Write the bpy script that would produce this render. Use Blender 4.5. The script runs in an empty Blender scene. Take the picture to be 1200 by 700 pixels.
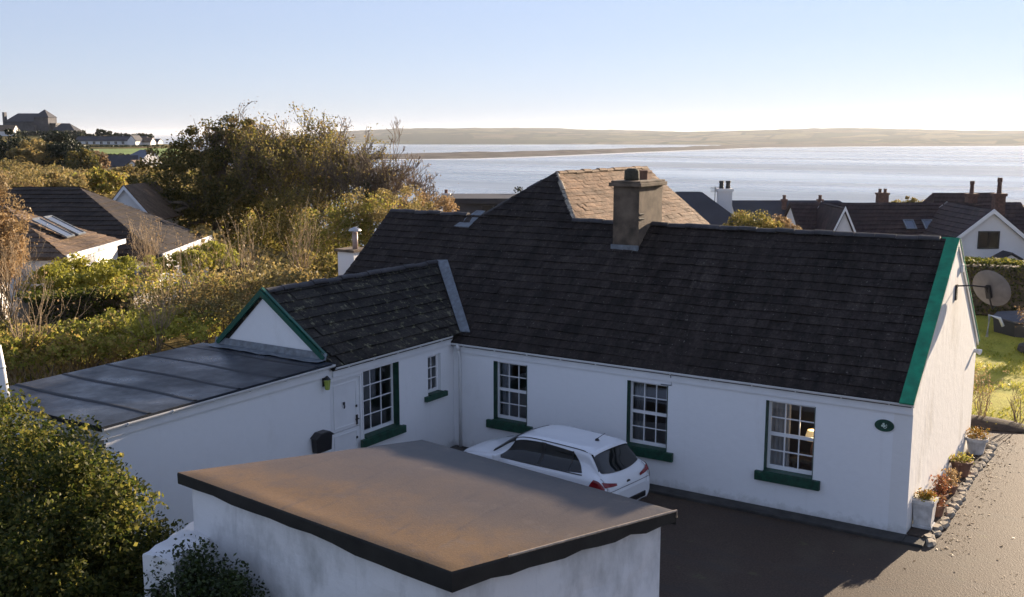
import bpy, bmesh, math, random
import numpy as np
from mathutils import Vector
random.seed(7)
RNG = np.random.default_rng(11)
SC = bpy.context.scene
COL = SC.collection

# ------------------------------------------------------------------ camera, sky, sun, exposure
CAM = np.array([4.08, -20.49, 7.72])
PITCH, YAW, FOC = math.radians(9.05), math.radians(32.969), 1218.0
cd = bpy.data.cameras.new('camera'); cam = bpy.data.objects.new('camera', cd); COL.objects.link(cam)
cam.location = CAM; cam.rotation_euler = (math.pi/2-PITCH, 0, YAW)
cd.sensor_width = 36; cd.sensor_fit = 'HORIZONTAL'; cd.lens = FOC/1200*36
cd.clip_start = 0.1; cd.clip_end = 60000
SC.camera = cam
SUN_AZ, SUN_EL = 9.0, 12.6            # azimuth measured from +Y towards +X
wd = bpy.data.worlds.new('World'); SC.world = wd; wd.use_nodes = True
wn = wd.node_tree.nodes; wl = wd.node_tree.links
sky = wn.new('ShaderNodeTexSky'); sky.sky_type = 'NISHITA'; sky.sun_disc = False
sky.sun_elevation = math.radians(SUN_EL); sky.sun_rotation = math.radians(SUN_AZ)
sky.altitude = 50; sky.air_density = 1.0; sky.dust_density = 0.0; sky.ozone_density = 2.2
hs = wn.new('ShaderNodeHueSaturation'); hs.inputs['Saturation'].default_value = 0.72
tint = wn.new('ShaderNodeMix'); tint.data_type = 'RGBA'; tint.blend_type = 'MULTIPLY'; tint.inputs[0].default_value = 1.0; tint.inputs[7].default_value = (0.82, 0.89, 1.16, 1)
gm = wn.new('ShaderNodeGamma'); gm.inputs[1].default_value = 0.50
wl.new(sky.outputs[0], hs.inputs['Color']); wl.new(hs.outputs[0], gm.inputs[0]); wl.new(gm.outputs[0], tint.inputs[6]); wl.new(tint.outputs[2], wn['Background'].inputs[0])
wn['Background'].inputs[1].default_value = 0.120
sd = bpy.data.lights.new('sun', 'SUN'); sd.energy = 5.0; sd.angle = math.radians(0.5); sd.color = (1.0, 0.80, 0.58)
sun = bpy.data.objects.new('sun', sd); COL.objects.link(sun)
a, e = math.radians(SUN_AZ), math.radians(SUN_EL)
sun.rotation_euler = Vector((math.sin(a)*math.cos(e), math.cos(a)*math.cos(e), math.sin(e))).to_track_quat('Z', 'Y').to_euler()
sun.location = (5, 30, 40)
SC.view_settings.view_transform = 'Standard'; SC.view_settings.look = 'None'
SC.view_settings.gamma = 1; SC.view_settings.use_curve_mapping = False
SC.view_settings.exposure = 1.48
SC.render.engine = 'CYCLES'
SC.cycles.use_denoising = True
SC.cycles.max_bounces = 6; SC.cycles.transparent_max_bounces = 8
SC.cycles.volume_bounces = 0

# ------------------------------------------------------------------ placing helper: a point at a known distance
FH = np.array([-math.sin(YAW), math.cos(YAW), 0.0]); RT = np.array([math.cos(YAW), math.sin(YAW), 0.0])
FW = FH*math.cos(PITCH) - np.array([0, 0, 1.0])*math.sin(PITCH)
UP = FH*math.sin(PITCH) + np.array([0, 0, 1.0])*math.cos(PITCH)
def at(u, v, d):
    """world point seen at (u, v) of the 1200x700 photograph, d metres ahead"""
    return CAM + d*(FW + RT*(u-600)/FOC - UP*(v-350)/FOC)
def at_plan(f, r, z):
    p = CAM + FH*f + RT*r
    return np.array([p[0], p[1], z])

# ------------------------------------------------------------------ materials
class NT:
    def __init__(s, name):
        s.m = bpy.data.materials.new(name); s.m.use_nodes = True
        s.n = s.m.node_tree.nodes; s.l = s.m.node_tree.links
        s.b = s.n['Principled BSDF']; s.out = s.n['Material Output']
    def add(s, t, **kw):
        x = s.n.new(t)
        for k, v in kw.items():
            if k in x.inputs: x.inputs[k].default_value = v
            else: setattr(x, k, v)
        return x
    def coord(s, scale=(1, 1, 1)):
        t = s.add('ShaderNodeTexCoord'); mp = s.add('ShaderNodeMapping'); mp.inputs['Scale'].default_value = scale
        g = s.add('ShaderNodeNewGeometry')
        s.l.new(g.outputs['Position'], mp.inputs[0]); return mp.outputs[0]
    def noise(s, scale, detail=4, rough=0.55, co=None, stretch=(1, 1, 1)):
        x = s.add('ShaderNodeTexNoise'); x.inputs['Scale'].default_value = scale
        x.inputs['Detail'].default_value = detail; x.inputs['Roughness'].default_value = rough
        s.l.new(co or s.coord(stretch), x.inputs['Vector']); return x.outputs['Fac']
    def ramp(s, fac, stops):
        r = s.add('ShaderNodeValToRGB'); el = r.color_ramp.elements
        while len(el) < len(stops): el.new(0.5)
        for q, (p, c) in zip(el, stops):
            q.position = p; q.color = (*c, 1) if len(c) == 3 else c
        s.l.new(fac, r.inputs[0]); return r.outputs[0]
    def mix(s, fac, a_, b_, mode='MIX'):
        x = s.add('ShaderNodeMix'); x.data_type = 'RGBA'; x.blend_type = mode
        for i, v in ((0, fac), (6, a_), (7, b_)):
            if isinstance(v, bpy.types.NodeSocket): s.l.new(v, x.inputs[i])
            elif i == 0: x.inputs[0].default_value = v
            else: x.inputs[i].default_value = (*v, 1)
        return x.outputs[2]
    def bump(s, fac, strength=0.3, dist=0.02, prev=None):
        x = s.add('ShaderNodeBump'); x.inputs['Strength'].default_value = strength; x.inputs['Distance'].default_value = dist
        s.l.new(fac, x.inputs['Height'])
        if prev is not None: s.l.new(prev, x.inputs['Normal'])
        s.l.new(x.outputs[0], s.b.inputs['Normal']); return x.outputs[0]
    def color(s, c):
        if isinstance(c, bpy.types.NodeSocket): s.l.new(c, s.b.inputs['Base Color'])
        else: s.b.inputs['Base Color'].default_value = (*c, 1)
    def set(s, rough=0.6, spec=None, metal=None):
        s.b.inputs['Roughness'].default_value = rough
        if spec is not None: s.b.inputs['Specular IOR Level'].default_value = spec
        if metal is not None: s.b.inputs['Metallic'].default_value = metal
        return s.m

def plain(name, c, rough=0.6, var=0.12, scale=3.0, bump=0.0, spec=None, metal=None):
    t = NT(name)
    d = tuple(x*(1-var*1.6) for x in c); l = tuple(min(1, x*(1+var)) for x in c)
    t.color(t.ramp(t.noise(scale, 5), [(0.3, d), (0.7, l)]))
    if bump: t.bump(t.noise(scale*12, 3), bump, 0.01)
    return t.set(rough, spec, metal)

def whitewash(name, c=(0.85, 0.85, 0.85), dirt=(0.72, 0.715, 0.70), amount=0.62, bump=0.35):
    t = NT(name)
    n1 = t.noise(0.9, 6, 0.65, stretch=(1, 1, 0.45)); n2 = t.noise(7, 4)
    f = t.ramp(n1, [(amount, (0, 0, 0)), (amount+0.22, (1, 1, 1))])
    base = t.mix(n2, tuple(x*0.95 for x in c), c)
    c = t.mix(f, base, dirt)
    sp_ = t.add('ShaderNodeSeparateXYZ'); t.l.new(t.coord(), sp_.inputs[0])              # mud splashed along the foot of the wall
    md = t.add('ShaderNodeMath', operation='MULTIPLY_ADD'); t.l.new(t.noise(5, 5, 0.7), md.inputs[0]); md.inputs[1].default_value = 0.55; t.l.new(sp_.outputs[2], md.inputs[2])
    c = t.mix(t.ramp(md.outputs[0], [(0.16, (0.5, 0.5, 0.5)), (0.38, (0, 0, 0))]), c, (0.30, 0.29, 0.25))
    st_ = t.ramp(t.noise(3.0, 4, 0.6, stretch=(1.6, 1.6, 0.12)), [(0.60, (0, 0, 0)), (0.75, (0.30, 0.30, 0.30))])
    t.color(t.mix(st_, c, dirt))
    b = t.bump(t.noise(4.5, 4), bump, 0.02); t.bump(t.noise(45, 3), 0.25, 0.008, b)
    return t.set(0.8, 0.3)

def tilemat(name, cols, moss=None, moss_at=0.6, rough=0.6, spec=0.4, stain=(0.55, 1.0)):
    """roof tiles: every tile is its own island, so each one takes its own shade"""
    t = NT(name)
    g = t.add('ShaderNodeNewGeometry')
    c = t.ramp(g.outputs['Random Per Island'], [(i/(len(cols)-1), k) for i, k in enumerate(cols)])
    n = t.noise(1.1, 6, 0.7)
    c = t.mix(1.0, c, t.ramp(n, [(0.3, (stain[0],)*3), (0.75, (stain[1],)*3)]), 'MULTIPLY')
    c = t.mix(1.0, c, t.ramp(t.noise(13, 5, 0.75), [(0.32, (0.45,)*3), (0.7, (1.6,)*3)]), 'MULTIPLY')
    c = t.mix(1.0, c, t.ramp(t.noise(1.6, 5, 0.7, stretch=(3.2, 0.45, 0.45)), [(0.35, (0.62,)*3), (0.68, (1.5,)*3)]), 'MULTIPLY')
    if moss:
        f2 = t.ramp(t.noise(17, 3, 0.6), [(0.665, (0, 0, 0)), (0.70, (0.8, 0.8, 0.8))]); c = t.mix(f2, c, moss)
    if moss:
        f = t.ramp(t.noise(5.5, 6, 0.75), [(moss_at, (0, 0, 0)), (moss_at+0.10, (1, 1, 1))])
        c = t.mix(f, c, moss)
    t.color(c); t.bump(t.noise(38, 4), 0.5, 0.01)
    return t.set(rough, spec)

def leafmat(name, cols, trans=0.35, rough=0.55):
    t = NT(name)
    g = t.add('ShaderNodeNewGeometry')
    c = t.ramp(g.outputs['Random Per Island'], [(i/(len(cols)-1), k) for i, k in enumerate(cols)])
    c = t.mix(1.0, c, t.ramp(t.noise(0.55, 3), [(0.35, (0.75, 0.8, 0.75)), (0.65, (1.15, 1.1, 1.0))]), 'MULTIPLY')
    t.color(c); t.set(rough, 0.3)
    tr = t.add('ShaderNodeBsdfTranslucent'); t.l.new(c, tr.inputs[0])
    mx = t.add('ShaderNodeMixShader'); mx.inputs[0].default_value = trans
    t.l.new(t.b.outputs[0], mx.inputs[1]); t.l.new(tr.outputs[0], mx.inputs[2]); t.l.new(mx.outputs[0], t.out.inputs[0])
    return t.m

def glassmat(name, tint=(0.75, 0.8, 0.82), refl=(0.9, 0.95, 1.0), base=0.06):
    t = NT(name)
    tr = t.add('ShaderNodeBsdfTransparent'); tr.inputs[0].default_value = (*tint, 1)
    gl = t.add('ShaderNodeBsdfGlossy'); gl.inputs[0].default_value = (*refl, 1); gl.inputs['Roughness'].default_value = 0.02
    fr = t.add('ShaderNodeFresnel'); fr.inputs[0].default_value = 1.95
    mx = t.add('ShaderNodeMixShader')
    t.l.new(fr.outputs[0], mx.inputs[0]); t.l.new(tr.outputs[0], mx.inputs[1]); t.l.new(gl.outputs[0], mx.inputs[2])
    t.l.new(mx.outputs[0], t.out.inputs[0])
    return t.m

M = {}
M['wall'] = whitewash('white_render')
M['gable_wall'] = whitewash('weathered_render', (0.80, 0.79, 0.77), (0.56, 0.54, 0.50), 0.56, 0.45)
M['garage_wall'] = whitewash('old_whitewash', (0.78, 0.78, 0.78), (0.34, 0.35, 0.34), 0.50, 0.9)
M['plinth'] = plain('plinth_concrete', (0.045, 0.042, 0.038), 0.85, 0.35, 4, 0.4)
M['slate'] = tilemat('dark_tiles', [(0.021, 0.0155, 0.0135), (0.034, 0.026, 0.022), (0.026, 0.020, 0.0175), (0.042, 0.033, 0.028)], (0.15, 0.135, 0.12), 0.64, 0.78, 0.18, (0.5, 1.25))
M['mossy'] = tilemat('mossy_tiles', [(0.020, 0.017, 0.015), (0.034, 0.030, 0.025), (0.027, 0.024, 0.021), (0.044, 0.038, 0.031)], (0.17, 0.16, 0.10), 0.56, 0.8, 0.18, (0.5, 1.25))
M['tan_tile'] = tilemat('weathered_brown_tiles', [(0.17, 0.098, 0.054), (0.22, 0.132, 0.076), (0.19, 0.112, 0.063), (0.25, 0.155, 0.092)], (0.30, 0.23, 0.16), 0.64, 0.75, 0.2, (0.65, 1.1))
M['ridge'] = plain('ridge_tile', (0.045, 0.042, 0.045), 0.7, 0.3, 5, 0.3)
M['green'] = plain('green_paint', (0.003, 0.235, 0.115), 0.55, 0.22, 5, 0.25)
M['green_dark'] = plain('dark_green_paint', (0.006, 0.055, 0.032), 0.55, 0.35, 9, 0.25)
M['white_paint'] = plain('white_gloss_paint', (0.80, 0.80, 0.80), 0.4, 0.03, 3)
M['pvc'] = plain('white_plastic', (0.74, 0.74, 0.73), 0.35, 0.05, 4)
M['lead'] = plain('lead_flashing', (0.16, 0.18, 0.20), 0.5, 0.25, 8, 0.3)
M['felt'] = None
M['glass'] = glassmat('window_glass')
M['dark_room'] = plain('room_wall', (0.22, 0.20, 0.19), 0.9, 0.1)
M['curtain'] = plain('curtain_cloth', (0.42, 0.40, 0.40), 0.9, 0.1, 5)
M['net'] = plain('net_curtain', (0.26, 0.30, 0.36), 0.9, 0.15, 9)
M['cement'] = plain('chimney_cement', (0.135, 0.10, 0.07), 0.9, 0.4, 3.2, 0.6)
M['pot_dark'] = plain('mossy_pot', (0.06, 0.055, 0.035), 0.9, 0.3, 20, 0.5)
M['terracotta'] = plain('terracotta', (0.22, 0.115, 0.075), 0.8, 0.25, 8, 0.3)
M['brick'] = plain('red_brown_brick', (0.115, 0.065, 0.05), 0.85, 0.3, 8, 0.3)
M['black_metal'] = plain('black_metal', (0.012, 0.012, 0.014), 0.4, 0.1)
M['steel'] = plain('steel', (0.5, 0.48, 0.46), 0.35, 0.1, 6, metal=0.8)
M['dish'] = plain('grey_dish_metal', (0.20, 0.185, 0.175), 0.5, 0.12, 6)
M['bark'] = plain('bark', (0.14, 0.105, 0.07), 0.9, 0.3, 6, 0.5)
M['twig'] = plain('twig', (0.24, 0.17, 0.11), 0.9, 0.3, 3)
M['pale_twig'] = plain('pale_twig', (0.34, 0.25, 0.15), 0.9, 0.3, 3)
M['soil'] = plain('soil', (0.05, 0.035, 0.025), 0.95, 0.3, 10, 0.5)
M['stone'] = plain('edging_stone', (0.36, 0.31, 0.24), 0.9, 0.3, 12, 0.5)
M['planter'] = plain('white_planter', (0.55, 0.55, 0.54), 0.8, 0.2, 7, 0.3)
M['grey_stone'] = plain('grey_castle_stone', (0.075, 0.075, 0.085), 0.9, 0.2, 0.6)
M['far_roof'] = plain('far_slate', (0.035, 0.035, 0.042), 0.7, 0.2, 1.0)
M['brown_roof'] = tilemat('brown_concrete_tiles', [(0.038, 0.022, 0.02), (0.06, 0.034, 0.03), (0.048, 0.028, 0.025)], (0.09, 0.06, 0.05), 0.72, 0.7, 0.25)
M['black_tile'] = tilemat('umber_tiles', [(0.034, 0.025, 0.018), (0.055, 0.040, 0.029), (0.044, 0.032, 0.023)], None, 0.6, 0.65, 0.3)
M['tan_far'] = tilemat('tan_roof_tiles', [(0.15, 0.10, 0.065), (0.21, 0.145, 0.095)], (0.20, 0.15, 0.09), 0.6, 0.7, 0.3)
M['far_white'] = plain('far_white_wall', (0.72, 0.71, 0.70), 0.8, 0.06, 0.8)
M['pane_far'] = plain('far_window_glass', (0.02, 0.022, 0.028), 0.12, 0.2, 1.0, spec=0.6)
M['sky_glass'] = plain('skylight_glass', (0.10, 0.12, 0.16), 0.06, 0.1, 1.0, spec=0.9)

t = NT('felt_roofing')
n = t.noise(0.8, 6, 0.65); n2 = t.noise(9, 5, 0.7)
c = t.ramp(n, [(0.30, (0.010, 0.012, 0.017)), (0.52, (0.022, 0.027, 0.037)), (0.72, (0.075, 0.085, 0.105))])
t.color(t.mix(1.0, c, t.ramp(n2, [(0.3, (0.75,)*3), (0.7, (1.2,)*3)]), 'MULTIPLY')); t.bump(n2, 0.35, 0.01)
rr = t.ramp(n, [(0.35, (0.50,)*3), (0.65, (0.25,)*3)]); t.l.new(rr, t.b.inputs['Roughness']); t.b.inputs['Specular IOR Level'].default_value = 0.28
M['felt'] = t.m

t = NT('garage_felt')                      # worn brown felt with brushed streaks; golden front sheen, back shade put into colour
co = t.coord(); n = t.noise(0.7, 6, 0.65); st = t.noise(2.6, 6, 0.75); sp = t.noise(38, 3, 0.7)
sep = t.add('ShaderNodeSeparateXYZ'); t.l.new(co, sep.inputs[0])
ma = t.add('ShaderNodeMath', operation='MULTIPLY_ADD'); t.l.new(n, ma.inputs[0]); ma.inputs[1].default_value = 2.4
t.l.new(sep.outputs[1], ma.inputs[2])
mr = t.add('ShaderNodeMapRange'); t.l.new(ma.outputs[0], mr.inputs[0])
for i, v in ((1, -9.5), (2, -6.7), (3, 0), (4, 1)): mr.inputs[i].default_value = v
c = t.ramp(mr.outputs[0], [(0.0, (0.165, 0.090, 0.020)), (0.32, (0.100, 0.065, 0.034)), (0.75, (0.072, 0.052, 0.039)), (1.0, (0.020, 0.020, 0.021))])
c = t.mix(t.ramp(st, [(0.50, (0, 0, 0)), (0.70, (0.55, 0.55, 0.55))]), c, (0.065, 0.047, 0.036))
st2 = t.noise(1.7, 6, 0.75, stretch=(3.6, 0.45, 1))
c = t.mix(t.ramp(st2, [(0.56, (0, 0, 0)), (0.68, (0.55, 0.55, 0.55))]), c, (0.040, 0.029, 0.023))
st3 = t.noise(2.3, 6, 0.8, stretch=(4.5, 0.5, 1)); c = t.mix(t.ramp(st3, [(0.60, (0, 0, 0)), (0.70, (0.3, 0.3, 0.3))]), c, (0.13, 0.11, 0.09))
c = t.mix(t.ramp(t.noise(1.5, 5, 0.7), [(0.60, (0, 0, 0)), (0.70, (0.35, 0.35, 0.35))]), c, (0.17, 0.13, 0.095))
t.color(t.mix(1.0, c, t.ramp(sp, [(0.3, (0.78,)*3), (0.7, (1.18,)*3)]), 'MULTIPLY'))
b = t.bump(st, 0.25, 0.015); t.bump(sp, 0.35, 0.008, b); t.set(0.45, 0.65); M['garage_felt'] = t.m

t = NT('tarmac')
sp = t.noise(26, 4, 0.75); n = t.noise(0.5, 5, 0.6); vn = t.add('ShaderNodeTexVoronoi'); vn.inputs['Scale'].default_value = 34; t.l.new(t.coord(), vn.inputs[0])
c = t.ramp(sp, [(0.25, (0.018, 0.0115, 0.008)), (0.5, (0.054, 0.034, 0.022)), (0.75, (0.105, 0.068, 0.044))])
c = t.mix(t.ramp(n, [(0.5, (0, 0, 0)), (0.75, (0.55, 0.55, 0.55))]), c, (0.10, 0.085, 0.055))
pz = t.ramp(t.noise(0.9, 5, 0.7, stretch=(0.25, 1.4, 1)), [(0.52, (0, 0, 0)), (0.62, (0.55, 0.55, 0.55))]); c = t.mix(pz, c, (0.045, 0.036, 0.03))
pz = t.ramp(t.noise(1.7, 4, 0.6), [(0.66, (0, 0, 0)), (0.72, (0.7, 0.7, 0.7))]); c = t.mix(pz, c, (0.085, 0.08, 0.035))
t.color(c); b = t.bump(vn.outputs[0], 0.3, 0.012); t.bump(sp, 0.3, 0.010, b); t.set(0.72, 0.32); M['tarmac'] = t.m

t = NT('lawn_grass')
n = t.noise(0.6, 6, 0.7); n2 = t.noise(14, 4, 0.7)
c = t.ramp(n, [(0.3, (0.27, 0.28, 0.03)), (0.55, (0.42, 0.38, 0.05)), (0.75, (0.48, 0.40, 0.08))])
t.color(t.mix(1.0, c, t.ramp(n2, [(0.3, (0.65,)*3), (0.7, (1.25,)*3)]), 'MULTIPLY')); t.bump(n2, 0.8, 0.05); t.set(0.9, 0.2); M['lawn'] = t.m

t = NT('rough_ground')
n = t.noise(0.12, 6, 0.65); n2 = t.noise(2.5, 5, 0.7)
c = t.ramp(n, [(0.3, (0.06, 0.07, 0.018)), (0.5, (0.12, 0.10, 0.03)), (0.7, (0.18, 0.125, 0.05))])
t.color(t.mix(1.0, c, t.ramp(n2, [(0.3, (0.6,)*3), (0.7, (1.3,)*3)]), 'MULTIPLY')); t.bump(n2, 0.9, 0.3); t.set(0.95, 0.1); M['ground'] = t.m

t = NT('sea_water')
n = t.noise(0.05, 6, 0.6, stretch=(1, 1, 1)); n2 = t.noise(0.004, 5, 0.6, stretch=(0.5, 1.8, 1)); n3 = t.noise(0.6, 4, 0.6)
t.color(t.ramp(n2, [(0.35, (0.15, 0.19, 0.22)), (0.65, (0.24, 0.275, 0.30))]))
b = t.bump(n, 0.25, 1.6); t.bump(n3, 0.25, 0.15, b); rr = t.ramp(t.noise(0.0022, 5, 0.62, stretch=(0.35, 2.2, 1)), [(0.35, (0.14,)*3), (0.65, (0.42,)*3)]); t.l.new(rr, t.b.inputs['Roughness']); M['sea'] = t.m

t = NT('far_fields')
v = t.add('ShaderNodeTexVoronoi'); v.inputs['Scale'].default_value = 0.0046; t.l.new(t.coord((1, 0.55, 0)), v.inputs[0])
cs = t.add('ShaderNodeSeparateColor'); t.l.new(v.outputs['Color'], cs.inputs[0])
c = t.ramp(cs.outputs[0], [(0.0, (0.022, 0.027, 0.018)), (0.3, (0.05, 0.062, 0.028)), (0.5, (0.13, 0.115, 0.055)), (0.75, (0.17, 0.14, 0.09)), (1.0, (0.03, 0.028, 0.02))])
v2 = t.add('ShaderNodeTexVoronoi'); v2.feature = 'DISTANCE_TO_EDGE'; v2.inputs['Scale'].default_value = 0.0046; t.l.new(t.coord((1, 0.55, 0)), v2.inputs[0])
c = t.mix(t.ramp(v2.outputs[0], [(0.03, (1, 1, 1)), (0.06, (0, 0, 0))]), c, (0.025, 0.03, 0.018))
c = t.mix(t.ramp(t.noise(0.006, 5, 0.65), [(0.5, (0, 0, 0)), (0.58, (0.9, 0.9, 0.9))]), c, (0.035, 0.035, 0.022))
t.color(c); t.set(1.0, 0.0); M['far_fields'] = t.m
M['sand'] = plain('dune_sand', (0.12, 0.10, 0.08), 1.0, 0.35, 0.02, spec=0.0)
M['foam_glint'] = plain('pale_surf_glint', (0.62, 0.62, 0.62), 0.6, 0.15, 0.05)

GREENS = [(0.028, 0.044, 0.010), (0.058, 0.076, 0.015), (0.125, 0.13, 0.027), (0.27, 0.235, 0.06)]
M['hedge_leaf'] = leafmat('hedge_leaf', GREENS, 0.6)
M['ivy_leaf'] = leafmat('ivy_leaf', [(0.018, 0.030, 0.010), (0.035, 0.055, 0.015), (0.05, 0.07, 0.02)], 0.2, 0.4)
M['dark_leaf'] = leafmat('dark_evergreen_leaf', [(0.05, 0.058, 0.017), (0.105, 0.10, 0.028), (0.18, 0.15, 0.042), (0.25, 0.18, 0.06)], 0.5)
M['autumn_leaf'] = leafmat('autumn_leaf', [(0.12, 0.115, 0.03), (0.21, 0.185, 0.05), (0.31, 0.255, 0.08), (0.27, 0.18, 0.07)], 0.6)
M['rust_leaf'] = leafmat('rust_leaf', [(0.15, 0.10, 0.055), (0.24, 0.155, 0.085), (0.32, 0.22, 0.13)], 0.45)
M['bramble_leaf'] = leafmat('bramble_leaf', [(0.15, 0.17, 0.03), (0.28, 0.28, 0.05), (0.40, 0.36, 0.08), (0.44, 0.33, 0.11), (0.28, 0.19, 0.07)], 0.6)
M['bright_leaf'] = leafmat('bright_hedge_leaf', [(0.24, 0.24, 0.04), (0.36, 0.35, 0.06), (0.48, 0.43, 0.09)], 0.5)
M['bracken_leaf'] = leafmat('bracken_frond', [(0.19, 0.14, 0.055), (0.29, 0.22, 0.09), (0.38, 0.295, 0.13), (0.19, 0.175, 0.06)], 0.5)
M['dead_leaf'] = leafmat('dry_stalk', [(0.26, 0.17, 0.085), (0.38, 0.26, 0.14), (0.48, 0.34, 0.19)], 0.4)
M['conifer_leaf'] = leafmat('conifer_leaf', [(0.014, 0.022, 0.010), (0.026, 0.036, 0.014), (0.04, 0.05, 0.02)], 0.15)
M['flower_red'] = leafmat('red_plant', [(0.24, 0.075, 0.045), (0.34, 0.15, 0.08), (0.14, 0.10, 0.04)], 0.4)
M['flower_gold'] = leafmat('golden_plant', [(0.30, 0.14, 0.03), (0.38, 0.22, 0.05), (0.13, 0.13, 0.03)], 0.4)
M['grass_blade'] = leafmat('grass_blade', [(0.24, 0.27, 0.03), (0.42, 0.40, 0.06), (0.52, 0.43, 0.10)], 0.55)

# ------------------------------------------------------------------ objects
ROOT = {}
def thing(name, label, cat, loc=(0, 0, 0), group=None):
    o = bpy.data.objects.new(name, None); COL.objects.link(o)
    o.location = tuple(float(x) for x in loc); o.empty_display_size = 0.2
    o['label'] = label; o['category'] = cat
    if group: o['group'] = group
    ROOT[o.name] = np.array(loc, float)
    return o
def tag(o, label=None, cat=None, group=None, kind=None):
    if label: o['label'] = label
    if cat: o['category'] = cat
    if group: o['group'] = group
    if kind: o['kind'] = kind
    return o
def root_loc(p):
    while p is not None:
        if p.name in ROOT: return ROOT[p.name]
        p = p.parent
    return np.zeros(3)

def link_mesh(me, name, mat, parent):
    o = bpy.data.objects.new(name, me); COL.objects.link(o)
    if mat is not None: me.materials.append(mat)
    if parent is not None: o.parent = parent
    return o

class MB:
    def __init__(s): s.v = []; s.f = []
    def vert(s, p): s.v.append(tuple(float(x) for x in p)); return len(s.v)-1
    def poly(s, pts): s.f.append([s.vert(p) for p in pts]); return s
    def prism(s, pts, d):
        d = np.array(d, float); n = len(pts)
        A = [s.vert(p) for p in pts]; B = [s.vert(np.array(p, float)+d) for p in pts]
        s.f.append(A[::-1]); s.f.append(B)
        for i in range(n): s.f.append([A[i], A[(i+1) % n], B[(i+1) % n], B[i]])
        return s
    def box(s, x0, x1, y0, y1, z0, z1):
        return s.prism([(x0, y0, z0), (x1, y0, z0), (x1, y1, z0), (x0, y1, z0)], (0, 0, z1-z0))
    def obox(s, o, ax, ay, az):
        o, ax, ay, az = [np.array(q, float) for q in (o, ax, ay, az)]
        return s.prism([o, o+ax, o+ax+ay, o+ay], az)
    def tube(s, pts, rad, n=8, cap=True):
        pts = [np.array(p, float) for p in pts]
        if not hasattr(rad, '__len__'): rad = [rad]*len(pts)
        rings = []
        for i, p in enumerate(pts):
            d = pts[min(i+1, len(pts)-1)]-pts[max(i-1, 0)]; d = d/(np.linalg.norm(d)+1e-9)
            h = np.array([0, 0, 1.0]) if abs(d[2]) < 0.9 else np.array([1.0, 0, 0])
            u = np.cross(d, h); u /= np.linalg.norm(u); w = np.cross(d, u)
            rings.append([s.vert(p+rad[i]*(u*math.cos(k*2*math.pi/n)+w*math.sin(k*2*math.pi/n))) for k in range(n)])
        for a_, b_ in zip(rings[:-1], rings[1:]):
            for k in range(n): s.f.append([a_[k], a_[(k+1) % n], b_[(k+1) % n], b_[k]])
        if cap: s.f.append(rings[0][::-1]); s.f.append(rings[-1])
        return s
    def lathe(s, prof, c, n=20, sq=False):
        rings = []
        for r, z in prof: rings.append([s.vert((c[0]+r*math.cos((k+0.5)*2*math.pi/n), c[1]+r*math.sin((k+0.5)*2*math.pi/n), c[2]+z)) for k in range(n)])
        for a_, b_ in zip(rings[:-1], rings[1:]):
            for k in range(n): s.f.append([a_[k], a_[(k+1) % n], b_[(k+1) % n], b_[k]])
        s.f.append(rings[0][::-1]); s.f.append(rings[-1]); return s
    def grid(s, P):
        P = np.asarray(P, float); a_, b_ = P.shape[:2]; base = len(s.v)
        s.v += [tuple(q) for q in P.reshape(-1, 3)]
        for i in range(a_-1):
            for j in range(b_-1):
                k = base+i*b_+j; s.f.append([k, k+1, k+b_+1, k+b_])
        return s
    def build(s, name, mat, parent=None, smooth=False, bevel=0.0):
        me = bpy.data.meshes.new(name)
        off = root_loc(parent)
        me.from_pydata([(p[0]-off[0], p[1]-off[1], p[2]-off[2]) for p in s.v], [], s.f); me.update()
        bm = bmesh.new(); bm.from_mesh(me); bmesh.ops.recalc_face_normals(bm, faces=bm.faces); bm.to_mesh(me); bm.free()
        if smooth: me.polygons.foreach_set('use_smooth', [True]*len(me.polygons))
        o = link_mesh(me, name, mat, parent)
        if bevel:
            m = o.modifiers.new('bevel', 'BEVEL'); m.width = bevel; m.segments = 2; m.limit_method = 'ANGLE'
        return o

def quads_mesh(name, V, mat, parent=None):
    """V: (N,4,3) array of separate quads"""
    V = np.asarray(V, np.float32) - root_loc(parent).astype(np.float32)
    n = len(V); me = bpy.data.meshes.new(name)
    me.vertices.add(n*4); me.vertices.foreach_set('co', V.reshape(-1))
    me.loops.add(n*4); me.loops.foreach_set('vertex_index', np.arange(n*4, dtype=np.int32))
    me.polygons.add(n); me.polygons.foreach_set('loop_start', np.arange(0, n*4, 4, dtype=np.int32))
    me.polygons.foreach_set('loop_total', np.full(n, 4, np.int32))
    me.update(calc_edges=True); me.validate()
    return link_mesh(me, name, mat, parent)

def unit(a_): return a_/(np.linalg.norm(a_, axis=-1, keepdims=True)+1e-9)
def leaf_quads(P, size, rng, up=0.25, aspect=0.62, droop=None):
    """leaf blades (pointed rhombs) at points P with random attitude"""
    n = len(P); nrm = unit(rng.normal(size=(n, 3)) + np.array([0, 0, up*2]))
    t = unit(np.cross(nrm, rng.normal(size=(n, 3)))); b = np.cross(nrm, t)
    s_ = size*rng.uniform(0.55, 1.35, (n, 1))
    if droop is not None: t = unit(t*0.5+np.array(droop))
    a0 = P - t*s_*0.5; a2 = P + t*s_*0.5; w = b*s_*aspect*0.5
    return np.stack([a0, P+w, a2, P-w], 1)

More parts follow.
